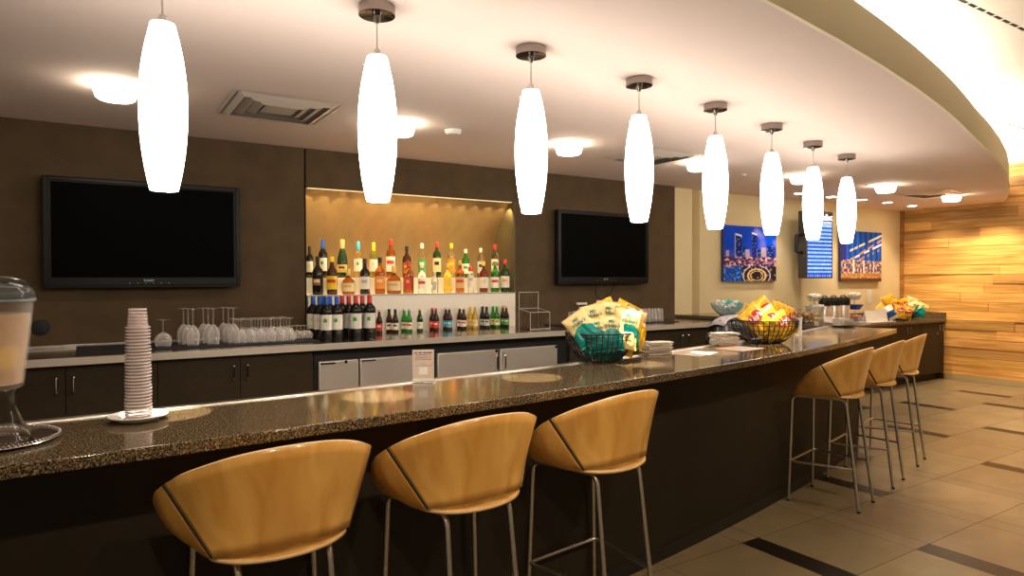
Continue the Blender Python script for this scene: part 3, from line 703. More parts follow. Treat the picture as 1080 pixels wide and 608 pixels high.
# acrylic box
p0 = at(569, 345, Z=ZB); ax0, ax1 = bx(557.5, 344, 5.12), bx(578, 344, 5.12)
ab = thing('acrylic_box', 'clear acrylic display box with raised back beside the niche', 'display box', ((ax0+ax1)/2, 5.18, ZB+.0005))
w = (ax1-ax0)/2; th = .0035
EDGE = mat('acrylic_edge', (.95, .93, .85), .15, trans=.5, ior=1.3)
mb = MB(); mb.box(-w, -.09, 0, w, .10, th); mb.build('base', ACRYL, ab, smooth=False)
for n_, b in (('side_panel', (-w, -.09, th, -w+th, .10, .185)), ('side_panel', (w-th, -.09, th, w, .10, .185)), ('front_panel', (-w+th, -.09, th, w-th, -.09+th, .16)), ('back_panel', (-w, .10, 0, w, .10+th, .345))):
    MB().box(*b).build(n_, ACRYL, ab, smooth=False)
mb = MB()
e = .003
for a, b in (((-w, -.09, 0), (-w, -.09, .16)), ((w, -.09, 0), (w, -.09, .16)), ((-w, .10, 0), (-w, .10, .345)), ((w, .10, 0), (w, .10, .345)), ((-w, .10, .345), (w, .10, .345)), ((-w, -.09, .16), (w, -.09, .16)), ((-w, -.09, .16), (-w, .10, .19)), ((w, -.09, .16), (w, .10, .19)), ((-w, -.09, .004), (w, -.09, .004)), ((-w, .10, .19), (w, .10, .19))):
    mb.tube([a, b], e, 6)
mb.build('polished_edge', EDGE, ab)

# ------------------------------------------------------------------ pictures and departures screen
def clamp(x): return max(0, min(1, x))
def skyline(u, v):
    n = noise.noise(Vector((u*5, v*5, 1))); n2 = noise.noise(Vector((u*22, v*22, 4))); n3 = noise.noise(Vector((u*9, v*16, 9)))
    c = Vector((.0, .045+.03*v, .62+.2*v))
    if v > .55 and u > .55: c += Vector((.35, .3, .3))*clamp(n*1.3+.05*(1-v)-.05)
    if v > .42: c += Vector((.30, .12, .20))*clamp((.62-v)*2.2)*clamp(1.2-abs(u-.45)*2)
    towers = [(.20, .33, .87), (.34, .40, .62), (.52, .62, .90), (.62, .70, .58), (.70, .80, .62), (.04, .10, .56), (.82, .90, .66), (.90, .96, .66), (.40, .48, .58)]
    for i, (a, b, h) in enumerate(towers):
        hh = h-(u-a)*.25 if i in (0, 2) else h
        if a < u < b and .36 < v < hh:
            lit = noise.noise(Vector((int(u*70)*3.1, int(v*60)*1.7, i)))
            c = Vector((.005, .02, .22)) if i not in (4, 8, 5) else Vector((.55, .42, .50))
            if lit > .32: c = Vector((.22, .32, .75))
            if hh-v < .035 and i in (0, 2): c = Vector((.9, .92, 1))
            if i == 0 and u-a < .02: c = Vector((.25, .35, .7))
    if v < .44:
        c = Vector((.02, .025, .16))+Vector((.03, .05, .3))*clamp(n3*2)
        if v > .26+.04*n: c = Vector((.06, .03, .16))+Vector((.9, .5, .22))*clamp(n2*2.6-.15)+Vector((.4, .2, .3))*clamp(n3*2)
        else:
            r = math.hypot((u-.62)*1.0, (v-.10)*1.4)
            if abs(r-.17) < .018 or abs(r-.12) < .01: c = Vector((.85, .6, .35))
            elif abs(r-.26) < .012: c = Vector((.7, .65, .9))
            elif u < .33: c = Vector((.01, .07, .50))+Vector((.1, .3, .4))*clamp(n2*2)
            elif n2 > .3: c = Vector((.5, .33, .12))
            else: c = Vector((.02, .015, .03))
    return tuple(clamp(x) for x in c)
def street(u, v):
    n2 = noise.noise(Vector((u*26, v*20, 2))); n = noise.noise(Vector((u*6, v*6, 7)))
    st = .5+.5*math.sin(u*48+v*1.5)
    c = Vector((.01, .05+.08*st, .30+.42*st)) if u+v*.0 > .12 else Vector((.03, .03, .30))
    if v > .85 and u < .35: c = Vector((.02, .02, .42))
    for k, (o, s, col) in enumerate(((.34, .42, (.8, .85, .95)), (.26, .40, (.55, .25, .12)), (.52, .42, (.85, .75, .45)), (.30, .55, (.6, .34, .18)))):
        d = v-(o+u*s)
        if abs(d) < .022 and (noise.noise(Vector((u*9, k*5, 0))) > -.05) and u > .15: c = Vector(col)
    if v < .42+.02*n:
        c = Vector((.10, .07, .16))+Vector((.85, .55, .30))*clamp(n2*1.8+.25)
        if abs(u-.3) < .02 or abs(u-.55) < .018 or abs(u-.8) < .015: c = Vector((.95, .88, .75))
    if v < .17: c = Vector((.5, .22, .07))+Vector((.4, .3, .15))*clamp(n2*1.5+(.12-abs(v-.11))*2)
    if v < .07: c = Vector((.14, .06, .03))
    return tuple(clamp(x) for x in c)
def wall_art(x0, x1, z0, z1, fn, label):
    t = thing('wall_picture', label, 'picture', ((x0+x1)/2, YC, (z0+z1)/2)); w, h = x1-x0, z1-z0
    mb = MB(); mb.box(-w/2, -.05, -h/2, w/2, -.012, h/2); mb.build('canvas_block', mat('canvas_edge', (.05, .04, .10), .6), t, smooth=False)
    mb = MB(); mb.box(-w*.4, -.012, -h*.4, w*.4, 0, h*.4); mb.build('hanger', BLACK, t, smooth=False)
    M = Matrix(((w, 0, 0, -w/2), (0, 0, 1, -.051), (0, h, 0, -h/2), (0, 0, 0, 1)))
    picture(fn, 90, 90, M).build('printed_face', mat('print_gloss', (1, 1, 1), .6, attr='Col', spec=.15), t, smooth=False)
a, b = at(763, 237, Y=YC-.05), at(818.5, 297, Y=YC-.05)
wall_art(a.x, b.x, 1.535, 2.258, skyline, 'blue night skyline picture on the cream wall')
a, b = at(887, 243, Y=YC-.05), at(929.5, 297, Y=YC-.05)
wall_art(a.x, b.x, 1.52, 2.285, street, 'night street picture of glass towers nearest the cedar wall')
ds = thing('departures_screen', 'tall blue departures screen on a swing arm between two pictures', 'screen', (8.50, 5.40, 1.57), math.radians(-4))
w, h = .56, .925
mb = MB(); mb.box(-w/2, .0, 0, w/2, .13, h); mb.build('casing', mat('screen_casing', (.05, .045, .04), .4), ds, bevel=.006)
def fids(u, v):
    if v > .865:
        return (.004, .004, .005)
    if v < .035: return (.02, .12, .75) if int(u*30) % 3 else (.4, .6, 1)
    k = (v-.035)/.83*14; r = k-int(k)
    c = (.015, .10, .70) if r < .48 else (.30, .60, 1.0)
    if .12 < r < .38 and noise.noise(Vector((int(u*18)*1.3, int(k)*3.7, 0))) > .08: c = (.01, .04, .38)
    if .60 < r < .86 and noise.noise(Vector((int(u*18)*1.3, int(k)*3.7, 5))) > .15: c = (.62, .82, 1)
    if v > .80: c = tuple(x*.5+.45 for x in c)
    return c
M = Matrix(((w-.05, 0, 0, -w/2+.025), (0, 0, 1, -.002), (0, h-.04, 0, .02), (0, 0, 0, 1)))
FS = mat('screen_glow', (0, 0, 0), .2, attr='Col', emit=1.1); FS.node_tree.links.remove(FS.node_tree.nodes['Principled BSDF'].inputs['Base Color'].links[0])
picture(fids, 36, 150, M).build('display', FS, ds, smooth=False)
M = Matrix.Translation((.10, -.004, h-.085)) @ Matrix.Rotation(PI/2, 4, 'X')
text_mb('Wallet', .12, M, bold=.003).build('lettering', mat('white_glow', (1, 1, 1), .4, emit=1.0), ds, smooth=False)
mb = MB(); mb.tube(bez([((-w/2, .06, .36), 0), ((-w/2-.10, .08, .36), .03), ((-w/2-.10, .08, .60), .03), ((-w/2, .06, .60), 0)]), .02, 8); mb.build('grip_handle', BLACK, ds)
mb = MB(); mb.box(-.06, .13, .3, .06, .305, .6); mb.build('wall_bracket', BLACK, ds, smooth=False)
p = at(917, 313, Y=YC)
sw = thing('wall_switch', 'white switch plate on the cream wall past the coffee flasks', 'switch', (p.x, YC, p.z-.0))
mb = MB(); mb.box(-.055, -.008, -.10, .055, 0, .10); mb.build('plate', WHITE, sw, bevel=.003)
mb = MB(); mb.box(-.02, -.014, -.04, .02, -.008, .04); mb.build('rocker', WHITE, sw, bevel=.002)

# ------------------------------------------------------------------ stools
def smooth_curve(pts, n):
    """Catmull-Rom through pts, n samples"""
    P = [Vector(p) for p in pts]; P = [2*P[0]-P[1]]+P+[2*P[-1]-P[-2]]; out = []
    m = len(P)-3
    for i in range(n):
        t = i/(n-1)*m; k = min(int(t), m-1); f = t-k; a, b, c, d = P[k:k+4]
        out.append(.5*((2*b)+(c-a)*f+(2*a-5*b+4*c-d)*f*f+(3*b-a-3*c+d)*f**3))
    return out
def stool_meshes():
    out = []
    # back panel: local x across, +y toward the bar
    topc = smooth_curve([(-.310, -.062, .990), (-.268, -.150, 1.036), (-.150, -.240, 1.083), (0, -.272, 1.098), (.150, -.240, 1.083), (.268, -.150, 1.036), (.310, -.062, .990)], 41)
    botc = smooth_curve([(-.199, -.145, .779), (-.14, -.182, .785), (-.06, -.201, .789), (0, -.204, .790), (.06, -.201, .789), (.14, -.182, .785), (.199, -.145, .779)], 41)
    rows = [[a.lerp(b, t)+Vector((0, -.016*math.sin(PI*t)*0, 0)) for a, b in zip(botc, topc)] for t in [i/8 for i in range(9)]]
    out.append(('backrest', rows, False))
    for sg in (-1, 1):
        low = smooth_curve([(-.202, -.139, .775), (-.209, -.07, .764), (-.205, .0, .758), (-.19, .09, .756), (-.15, .16, .757)], 25)
        top = smooth_curve([(-.313, -.056, .986), (-.326, .0, .950), (-.318, .06, .893), (-.275, .125, .823), (-.205, .177, .772)], 25)
        rows = []
        for i in range(7):
            t = i/6; rows.append([Vector((sg*(a.lerp(b, t).x - .012*math.sin(PI*t)*min(1, i_/6)), a.lerp(b, t).y, a.lerp(b, t).z-.012*math.sin(PI*t)*min(1, i_/6))) for i_, (a, b) in enumerate(zip(low, top))])
        out.append(('side_wing', rows, False))
    # seat: rim curve all round, dished
    rim = smooth_curve([(-.15, .16, .757), (-.19, .09, .756), (-.205, 0, .758), (-.205, -.08, .764), (-.196, -.142, .768), (-.14, -.190, .763), (-.065, -.214, .760), (0, -.219, .759), (.065, -.214, .760), (.14, -.190, .763), (.196, -.142, .768), (.205, -.08, .764), (.205, 0, .758), (.19, .09, .756), (.15, .16, .757), (.08, .195, .756), (0, .205, .755), (-.08, .195, .756), (-.15, .16, .757)], 72)[:-1]
    c = Vector((0, -.02, .760))
    rows = [[p.lerp(c, t)+Vector((0, 0, -.006*math.sin(PI*t*.5))) for p in rim] for t in (0, .08, .25, .5, .75, .99)]
    out.append(('seat', rows, True))
    return out
SM = stool_meshes()
def make_stool(label, loc, rz):
    t = thing('bar_stool', label, 'bar stool', loc, rz, 'bent plywood bar stools')
    for nm, rows, wrap in SM:
        mb = MB(); mb.loft(rows, wrap=wrap); o = mb.build(nm, [PLY, PLYEDGE], t, angle=60)
        md = o.modifiers.new('ply', 'SOLIDIFY'); md.thickness = .011; md.offset = 0; md.material_offset_rim = 1
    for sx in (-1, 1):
        MB().tube([(sx*.2035, -.1445, .778), (sx*.3145, -.061, .988)], .005, 6).build('shadow_gap', BLACK, t)  # black tube stands in for the shadow in the shell's gap
    r = .0105
    for sx in (-1, 1):
        F, R_ = (sx*.222, .195, 0), (sx*.150, -.245, 0)
        ft, rt = (sx*.195, .180, .745), (sx*.135, -.155, .745)
        def lerp(a, b, k): return tuple(p+(q-p)*k for p, q in zip(a, b))
        mid = lerp(ft, rt, .5)
        MB().tube(bez([(F, 0), (ft, .045), (mid, 0)]), r, 10).build('leg', NICKEL, t)
        MB().tube(bez([(mid, 0), (rt, .045), (R_, 0)]), r, 10).build('leg', NICKEL, t)
        for q in (F, R_):
            MB().lathe([(0, 0), (.012, 0), (.012, .012), (0, .012)], 10, c=q).build('foot_cap', BLACK, t)
    z = .285; k = z/.745
    fl = (.222-.027*k+.012, .195-.02*k, z); rr = (.150-.015*k+.012, -.245+.09*k, z)
    MB().tube(bez([((-rr[0], rr[1], z), 0), ((-fl[0], fl[1], z), .04), ((fl[0], fl[1], z), .04), ((rr[0], rr[1], z), 0)]), .0085, 10).build('footrest', NICKEL, t)
    MB().tube([(-.165, .01, .745), (.165, .01, .745)], .008, 8).build('cross_bar', NICKEL, t)
    return t
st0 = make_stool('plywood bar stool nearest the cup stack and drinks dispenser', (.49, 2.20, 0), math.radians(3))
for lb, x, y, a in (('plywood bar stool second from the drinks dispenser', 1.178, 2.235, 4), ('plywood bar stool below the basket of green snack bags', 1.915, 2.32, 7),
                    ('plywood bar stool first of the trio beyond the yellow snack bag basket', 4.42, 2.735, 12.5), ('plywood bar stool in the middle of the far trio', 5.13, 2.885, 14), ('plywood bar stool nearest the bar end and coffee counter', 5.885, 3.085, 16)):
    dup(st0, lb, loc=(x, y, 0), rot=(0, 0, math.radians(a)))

# ------------------------------------------------------------------ snack bags
BAGW, BAGH, BAGT = .145, .20, .030
def bag_h(x, y, w=BAGW, h=BAGH, T=BAGT):
    u, v = min(1, abs(2*x/w)), min(1, abs(2*y/h))
    return T*max(0, (1-u**2.6))**.6*max(0, (1-(v/.88)**2.6) if v < .88 else 0)**.55
def bag_mesh(kind, seed):
    rnd = random.Random(seed); nx, ny = 26, 40; mb = MB()
    def wr(x, y): return .0075*noise.noise(Vector((x*40+seed, y*26, seed*.7)))
    def P(i, j, s):
        x, y = -BAGW/2+BAGW*i/nx, -BAGH/2+BAGH*j/ny
        hh = bag_h(x, y); q = 1-.10*(hh/BAGT)
        return Vector((x*(1-.08*(1-abs(2*y/BAGH))), y, s*hh+wr(x, y)*(.4+hh/BAGT)+(.004*math.sin(i*.6+seed) if j in (0, ny) else 0)))
    for s in (1, -1):
        rows = [[P(i, j, s) for i in range(nx+1)] for j in range(ny+1)]
        for j in range(ny):
            for i in range(nx):
                v = (j+.5)/ny; u = (i+.5)/nx
                if kind == 'yellow': mi = 0 if not (j < 2 or j > ny-3) else 2
                elif kind == 'green': mi = 1 if v < .50+.08*math.cos((u-.5)*5) else 0
                elif kind == 'blue': mi = 1 if .2 < v < .6 else 0
                else: mi = 0
                mb.add([rows[j][i], rows[j][i+1], rows[j+1][i+1], rows[j+1][i]], [(0, 1, 2, 3)], mi)
    return mb
YEL = mat('bag_yellow', (.80, .44, .010), .3); YELD = mat('bag_gold', (.62, .36, .03), .35); CRM = mat('bag_cream', (.76, .56, .23), .36); TEAL = mat('bag_teal', (.0, .23, .20), .28)
REDL = mat('bag_red', (.55, .02, .02), .35); WHT = mat('bag_white', (.9, .86, .78), .4); TXT = mat('bag_green_text', (.0, .14, .11), .4); BLU = mat('bag_blue', (.03, .15, .55), .35)
BAGS = {}
def bag_proto(kind):
    if kind in BAGS: return BAGS[kind]
    mats = {'yellow': [YEL, YEL, YELD], 'green': [CRM, TEAL, CRM], 'blue': [WHT, BLU, WHT], 'plain': [YEL, YEL, YELD], 'cream': [CRM, CRM, CRM]}[kind]
    mb = bag_mesh(kind, len(BAGS)*3+1); me = mb.mesh('bag_film', mats, angle=60)
    bm = bmesh.new(); bm.from_mesh(me); bmesh.ops.remove_doubles(bm, verts=bm.verts, dist=.0004); bmesh.ops.recalc_face_normals(bm, faces=bm.faces); bm.to_mesh(me); bm.free()
    parts = [('bag_film', me, None)]
    wf = lambda dx, dy, e: (lambda p: bag_h(p.x+dx, p.y+dy)+e)
    if kind == 'yellow':
        ov = MB(); n = 32; rows = []
        for k in range(5):
            rr = k/4; rows.append([Vector((.055*rr*math.cos(2*PI*i/n), .036*rr*math.sin(2*PI*i/n)+.008*rr*math.cos(2*PI*i/n)+.015, 0)) for i in range(n)])
        for row in rows:
            for p in row: p.z = bag_h(p.x, p.y)+.0042
        ov.loft(rows, wrap=True); parts.append(('logo_oval', ov.mesh('logo_oval', REDL), None))
        M = Matrix.Translation((0, .013, 0)); tb = text_mb("Lay's", .046, M, warp=wf(0, .013, .0058), shear=.15, bold=.0012)
        parts.append(('lettering', tb.mesh('lettering', WHT, smooth=False), None))
    elif kind == 'green':
        for s_, dy, sz in (('Miss', .056, .028), ("Vickie's", .030, .029)):
            tb = text_mb(s_, sz, Matrix.Translation((0, dy, 0)), warp=wf(0, dy, .0048), shear=.35, bold=.0008)
            parts.append(('lettering', tb.mesh('lettering', TXT, smooth=False), None))
    BAGS[kind] = parts; return parts
TOCAM = Vector((-CF.x, -CF.y, 0)).normalized(); SIDE = Vector((CR.x, CR.y, 0)).normalized()
def put_bag(kind, loc, roll, lean, yaw, label, group, s=1):
    """bag upright facing yaw (degrees from the aisle side), rolled in its plane, leaning back"""
    t = thing('snack_bag', label, 'snack bag', loc, 0, group)
    face = Matrix.Rotation(math.radians(yaw), 4, 'Z') @ Matrix(((SIDE.x, 0, TOCAM.x, 0), (SIDE.y, 0, TOCAM.y, 0), (0, 1, 0, 0), (0, 0, 0, 1)))
    R = face @ Matrix.Rotation(math.radians(-lean), 4, 'X') @ Matrix.Rotation(math.radians(roll), 4, 'Z')
    t.rotation_euler = R.to_euler(); t.scale = (s, s, s)
    for nm, me, _ in bag_proto(kind):
        o = bpy.data.objects.new(nm, me); COL.objects.link(o); o.parent = t
WIRE = mat('black_wire', (.012, .011, .010), .4)
def wire_basket(c, r1, r0, h, label, rz=0, sx=1):
    t = thing('wire_basket', label, 'basket', c, rz, 'black wire snack baskets'); t.scale = (sx, 1, 1)
    def rad(z): return r0+(r1-r0)*math.sin(PI/2*(z/h)**.8)
    def circ(R, z, n=48): return [(R*math.cos(2*PI*k/n), R*math.sin(2*PI*k/n), z) for k in range(n)]
    MB().tube(circ(r1, h), .0045, 8, closed=True).build('rim', WIRE, t)
    mb = MB(); mb.tube(circ(r0, .005), .0045, 8, closed=True)
    for k in range(-3, 4):
        d = r0*k/3.5; q = math.sqrt(max(0, r0*r0-d*d)); mb.tube([(d, -q, .005), (d, q, .005)], .0025, 6)
    mb.build('base', WIRE, t)
    mb = MB()
    for k in range(40):
        a = 2*PI*k/40; mb.tube([(rad(z_)*math.cos(a), rad(z_)*math.sin(a), z_) for z_ in [.005+(h-.005)*i/10 for i in range(11)]], .0032, 6)
    for f in (.2, .4, .6, .8, .92): mb.tube(circ(rad(h*f), h*f), .0025, 6, closed=True)
    mb.build('wire_mesh', WIRE, t)
    return t
def bag_at(kind, px, c, dep, roll, lean, yaw, label, group, s=1):
    """place on the vertical plane through c facing the aisle, shifted dep toward it"""
    o = Vector(c)+TOCAM*dep; d = CF + CR*((px[0]-540)/FPX) - CU*((px[1]-304)/FPX)
    k = (o-EYE).dot(TOCAM)/d.dot(TOCAM); put_bag(kind, EYE+d*k, roll, lean, yaw, label, group, s)
B1 = (2.47, 2.92, ZB+.001)
wire_basket(B1, .195, .095, .165, 'black wire basket heaped with green and cream snack bags')
G1 = 'snack bags in the near basket'
bag_at('green', (614, 347), B1, .12, 38, 16, -12, 'green and cream snack bag hanging over the basket edge above the coolers', G1, 1.0)
bag_at('green', (628, 339), B1, -.03, 14, 10, -5, 'green and cream snack bag tucked behind the overhanging bag', G1, 1.0)
bag_at('green', (641, 336), B1, -.06, -6, 8, 0, 'green and cream snack bag behind the middle of the heap', G1)
bag_at('green', (632, 353), B1, .12, 8, 18, -8, 'green and cream snack bag in front, second of the front row', G1)
bag_at('green', (645, 351), B1, .12, -3, 20, 2, 'green and cream snack bag in front, at the middle of the near basket', G1)
bag_at('green', (661, 346), B1, .08, -10, 12, 10, 'large fronted green and cream bag beside the yellow one', G1, 1.12)
bag_at('plain', (640, 334), B1, -.11, 24, 5, 5, 'plain yellow snack bag poking up at the back, left tip', G1, 1.0)
bag_at('plain', (657, 336), B1, -.12, -28, 5, 5, 'plain yellow snack bag poking up at the back, right tip', G1, 1.0)
bag_at('cream', (669, 344), B1, -.04, -18, 6, 30, 'cream snack bag leaning beside the large fronted bag', G1, 1.1)
bag_at('plain', (674, 352), B1, .01, -28, 4, 55, 'yellow snack bag leaning out past the basket rim', G1, .9)
bag_at('cream', (657, 359), B1, .12, 84, 16, 6, 'tan snack bag lying crosswise at the basket rim', G1, .75)
bag_at('green', (629, 364), B1, .03, 18, 18, -15, 'green and cream snack bag low inside the wire of the near basket', G1, .72)
bag_at('green', (649, 366), B1, .04, -12, 20, 10, 'green and cream snack bag under the tan one inside the wire', G1, .72)
bag_at('green', (639, 369), B1, .05, 4, 30, 0, 'green and cream snack bag deepest inside the near basket', G1, .66)
bag_at('green', (621, 361), B1, -.02, 30, 15, -25, 'green and cream snack bag inside the wire on the cooler side', G1, .72)
bag_at('plain', (660, 364), B1, -.02, -20, 20, 30, 'yellow snack bag lying low at the napkin side of the near basket', G1, .7)
B2 = (4.19, 3.10, ZB+.001)
wire_basket(B2, .235, .11, .165, 'black wire basket of yellow snack bags near the far bar end')
G2b = 'yellow snack bags in the far bar basket'
for px, dep, ro, le, ya, s, lbx in (((798, 338), .12, 45, 22, -12, 1.15, 'yellow bag with red oval leaning over the basket rim at the napkin side'), ((807, 331), -.02, 38, 12, -5, 1.2, 'yellow bag with red oval high on the heap'),
    ((812, 341), .10, 28, 18, 0, 1.2, 'yellow bag with red oval at the front centre of the heap'), ((826, 342), .12, 24, 22, 10, 1.0, 'yellow bag with red oval low at the front of the basket'),
    ((822, 333), -.06, -15, 8, 30, 1.1, 'yellow bag with red oval turned aside behind the centre'), ((833, 336), .0, -14, 8, 40, .95, 'yellow bag with red oval beside the jars'),
    ((801, 331), -.12, 20, 6, 0, 1.0, 'yellow bag with red oval at the rear, its tip standing up'), ((807, 350), .02, 12, 25, 0, .7, 'yellow bag with red oval low inside the wire of the basket'), ((819, 351), .02, -10, 25, 0, .7, 'yellow bag with red oval low inside the wire, nearer the jars')):
    bag_at('yellow', px, B2, dep, ro, le, ya, lbx, G2b, s)
B3, B4 = (10.0, 5.38, .9305), (10.55, 5.36, .9305)
wire_basket(B3, .22, .13, .13, 'black wire basket of yellow bags on the coffee counter'); wire_basket(B4, .22, .13, .13, 'black wire basket with a green bag against the cedar wall')
G3b = 'snack bags on the coffee counter'
for kd, px, bc_, dep, ro, le, s, lbx in (('plain', (931, 328), B3, .06, 40, 15, 1.1, 'yellow bag at the tent card end of the coffee counter baskets'), ('plain', (938, 320), B3, -.05, 20, 10, 1.3, 'yellow bag standing highest in the coffee counter baskets'),
    ('yellow', (944, 323), B3, .04, -20, 12, 1.2, 'yellow bag with red oval beside the highest bag'), ('blue', (939, 330), B3, .15, 25, 20, 1.1, 'blue and white bag at the front of the coffee counter basket'),
    ('yellow', (949, 329), B3, .13, -10, 20, 1.1, 'yellow bag with red oval in front of the coffee counter basket'), ('yellow', (953, 323), B4, -.02, 15, 12, 1.2, 'yellow bag with red oval between the two far baskets'),
    ('yellow', (957, 330), B4, .13, -25, 20, 1.1, 'yellow bag with red oval low in the basket by the cedar wall'), ('green', (966, 326), B4, .08, 20, 15, 1.25, 'green and cream bag in the basket by the cedar wall'),
    ('cream', (961, 321), B4, -.04, -20, 10, 1.2, 'cream bag behind the green bag by the cedar wall'), ('green', (972, 327), B4, .10, -30, 15, 1.15, 'green and cream bag leaning toward the cedar wall')):
    bag_at(kd, px, bc_, dep, ro, le, 0, lbx, G3b, s)

# ------------------------------------------------------------------ napkins, papers, sign card
def napkins(c, n, w, d, rz, where, tilt=0):
    NP = mat('napkin', (.80, .70, .58), .9, noise_=(40, 3, .9, 1.05)); rnd = random.Random(int(c[0]*100))
    for i in range(n):
        mb = MB(); ww, dd = w*rnd.uniform(.94, 1), d*rnd.uniform(.94, 1); th = .0052
        rows = []
        for j in range(7):
            y = -dd/2+dd*j/6
            rows.append([Vector((-ww/2+ww*k/6, y, .0012*math.sin(k*1.7+j+i)+(.0012*rnd.uniform(-1, 1) if k in (0, 6) or j in (0, 6) else 0))) for k in range(7)])
        mb.loft(rows); mb.loft([[p+Vector((0, 0, th-.0014)) for p in r] for r in rows])
        e = [rows[0], rows[-1], [r[0] for r in rows], [r[-1] for r in rows]]
        for a in e: mb.loft([a, [p+Vector((0, 0, th-.0014)) for p in a]])
        o = mb.build('napkin', NP, angle=60); o.location = (c[0]+rnd.uniform(-.009, .009), c[1]+rnd.uniform(-.009, .009), c[2]+.0022+i*th*1.0); o.rotation_euler = (0, 0, rz+rnd.uniform(-.13, .13))
        tag(o, 'folded paper napkin in the stack %s' % where, 'napkin', 'napkins in the stack %s' % where)
p = at(695, 375, Z=ZB); napkins((p.x+.03, p.y+.045, ZB), 15, .16, .11, math.radians(-18), 'beside the basket of green bags')
p = at(768, 365, Z=ZB); napkins((p.x+.02, p.y+.05, ZB), 17, .17, .12, math.radians(-14), 'beside the basket of yellow bags')
p = at(878, 345.5, Z=ZB); NC = at(889, 344.5, Z=ZB).xy
dsh = MB().lathe([(0, .001), (.08, .001), (.105, .012), (.108, .012), (.085, 0)], 32, c=(NC[0], NC[1], ZB)); tag(dsh.build('dish', BLACK), 'shallow black dish under the napkins at the bar end', 'dish')
napkins((NC[0], NC[1], ZB+.003), 14, .16, .12, math.radians(-10), 'on the black dish at the bar end')
def menu(x, y, rz, label):
    M = Matrix.Translation((x, y, ZB+.0006)) @ Matrix.Rotation(rz, 4, 'Z')
    t = thing('menu', label, 'menu', (x, y, ZB+.0006), rz, 'flat menus on the bar')
    mb = MB(); mb.box(-.14, -.108, 0, .14, .108, .0012); mb.build('sheet', mat('menu_paper', (.52, .42, .34), .7), t, smooth=False)
    mb = MB(); mb.box(-.14, .085, .0013, .14, .108, .0016); mb.build('printed_band', mat('orange_print', (.75, .22, .03), .5), t, smooth=False)
p = at(728, 374, Z=ZB); menu(p.x+.05, p.y+.02, math.radians(18), 'white menu with orange band nearer the green bag basket')
p = at(778, 367.5, Z=ZB); menu(p.x-.02, p.y-.03, math.radians(8), 'white menu with orange band under the yellow bag basket')
def card(u, v):
    c = (.66, .54, .46)
    if .62 < v < .88 and .12 < u < .88 and int(v*46) % 2 == 0 and noise.noise(Vector((u*30, int(v*46), 0))) > -.25: c = (.22, .16, .14)
    if .89 < v < .94 and .1 < u < .9 and noise.noise(Vector((u*22, 3, 0))) > -.2: c = (.12, .08, .07)
    if .51 < v < .53 and .38 < u < .62: c = (.25, .2, .17)
    if abs(v-.45) < .008 and .1 < u < .9: c = (.4, .3, .26)
    if .14 < v < .40 and .30 < u < .70: c = (.85, .82, .76)
    return c
p = at(448.5, 404, Z=ZB); sg = thing('sign_card', 'clear stand with a pale printed card on the bar', 'sign', (p.x, p.y+.02, ZB+.0005), math.radians(-31+4))
cw, ch = .098, .148
mb = MB(); mb.box(-cw/2, -.002, .004, cw/2, .002, ch); mb.build('card_sheet', PAPER, sg, smooth=False)
picture(card, 40, 80, Matrix(((cw, 0, 0, -cw/2), (0, 0, 1, -.0024), (0, ch-.02, 0, .018), (0, 0, 0, 1)))).build('printed_face', mat('card_print', (1, 1, 1), .4, attr='Col'), sg, smooth=False)
mb = MB(); mb.box(-cw/2-.003, -.03, 0, cw/2+.003, .03, .0035); mb.build('foot', ACRYL, sg, smooth=False)

# ------------------------------------------------------------------ cup stack
p = at(145, 446, Z=ZB); CX, CY = p.x+.005, p.y+.03
pl = thing('plate', 'white oval-looking plate under the stacked plastic cups', 'plate', (CX, CY, ZB+.0005)); pl['label'] = 'round white plate under the stacked plastic cups'
MB().lathe([(0, .008), (.05, .008), (.062, .012), (.088, .022), (.090, .020), (.064, .006), (.05, 0), (0, 0)], 40).build('dish', WHITE, pl)
cm_ = MB().lathe([(.0375, .004), (.0305, .062), (.0285, .064), (0, .064)], 28).lathe([(.0370, 0), (.0425, .0006), (.0425, .0042), (.0370, .0048)], 28, 1, close=True).lathe([(.0295, .060), (.0315, .0605), (.0315, .0640), (.0290, .0645)], 28, 1, close=True)
cupme = cm_.mesh('plastic_cup', [PLASTIC, mat('cup_lip', (.90, .82, .82), .1, alpha=.85, spec=.7)])
for i in range(29):
    o = bpy.data.objects.new('plastic_cup', cupme); COL.objects.link(o); o.location = (CX+.0008*math.sin(i), CY+.0008*math.cos(i*1.3), ZB+.009+i*.0108)
    o.scale = (1-.0040*i,)*2+(1,)
    tag(o, 'clear plastic cup nested upside down in the tall stack', 'cup', 'stack of clear plastic cups')

# ------------------------------------------------------------------ drinks dispenser
DX, DY = -.235, 2.43
ty = thing('tray', 'round silver tray with beaded rim under the drinks dispenser', 'tray', (DX, DY, ZB+.0005))
MB().lathe([(0, .003), (.13, .003), (.150, .010), (.165, .012), (.168, .008), (.15, .004), (.13, 0), (0, 0)], 48).build('dish', mat('silver', (.72, .70, .70), .12, 1), ty)
mb = MB()
for k in range(90): 
    a = 2*PI*k/90; mb.lathe([(0, -.005), (.0045, -.002), (.0045, .002), (0, .005)], 6, c=(.164*math.cos(a), .164*math.sin(a), .013))
mb.build('beaded_rim', mat('silver', ()), ty)
dp = thing('drink_dispenser', 'clear drinks dispenser of lemon water on a flared base', 'dispenser', (DX, DY, ZB+.005))
MB().lathe([(.098, .0), (.100, .004), (.075, .05), (.058, .10), (.060, .135), (.066, .145), (.063, .145), (.056, .135), (.054, .10), (.071, .05), (.094, .004)], 40, close=True).build('pedestal', GLASSC, dp)
jar_o = [(0, .146), (.072, .146), (.078, .152), (.092, .26), (.104, .385), (.106, .392)]
jar_i = [(.102, .392), (.100, .385), (.088, .26), (.075, .158), (0, .152)]
MB().lathe(jar_o+jar_i, 40).build('vessel', THINC, dp)
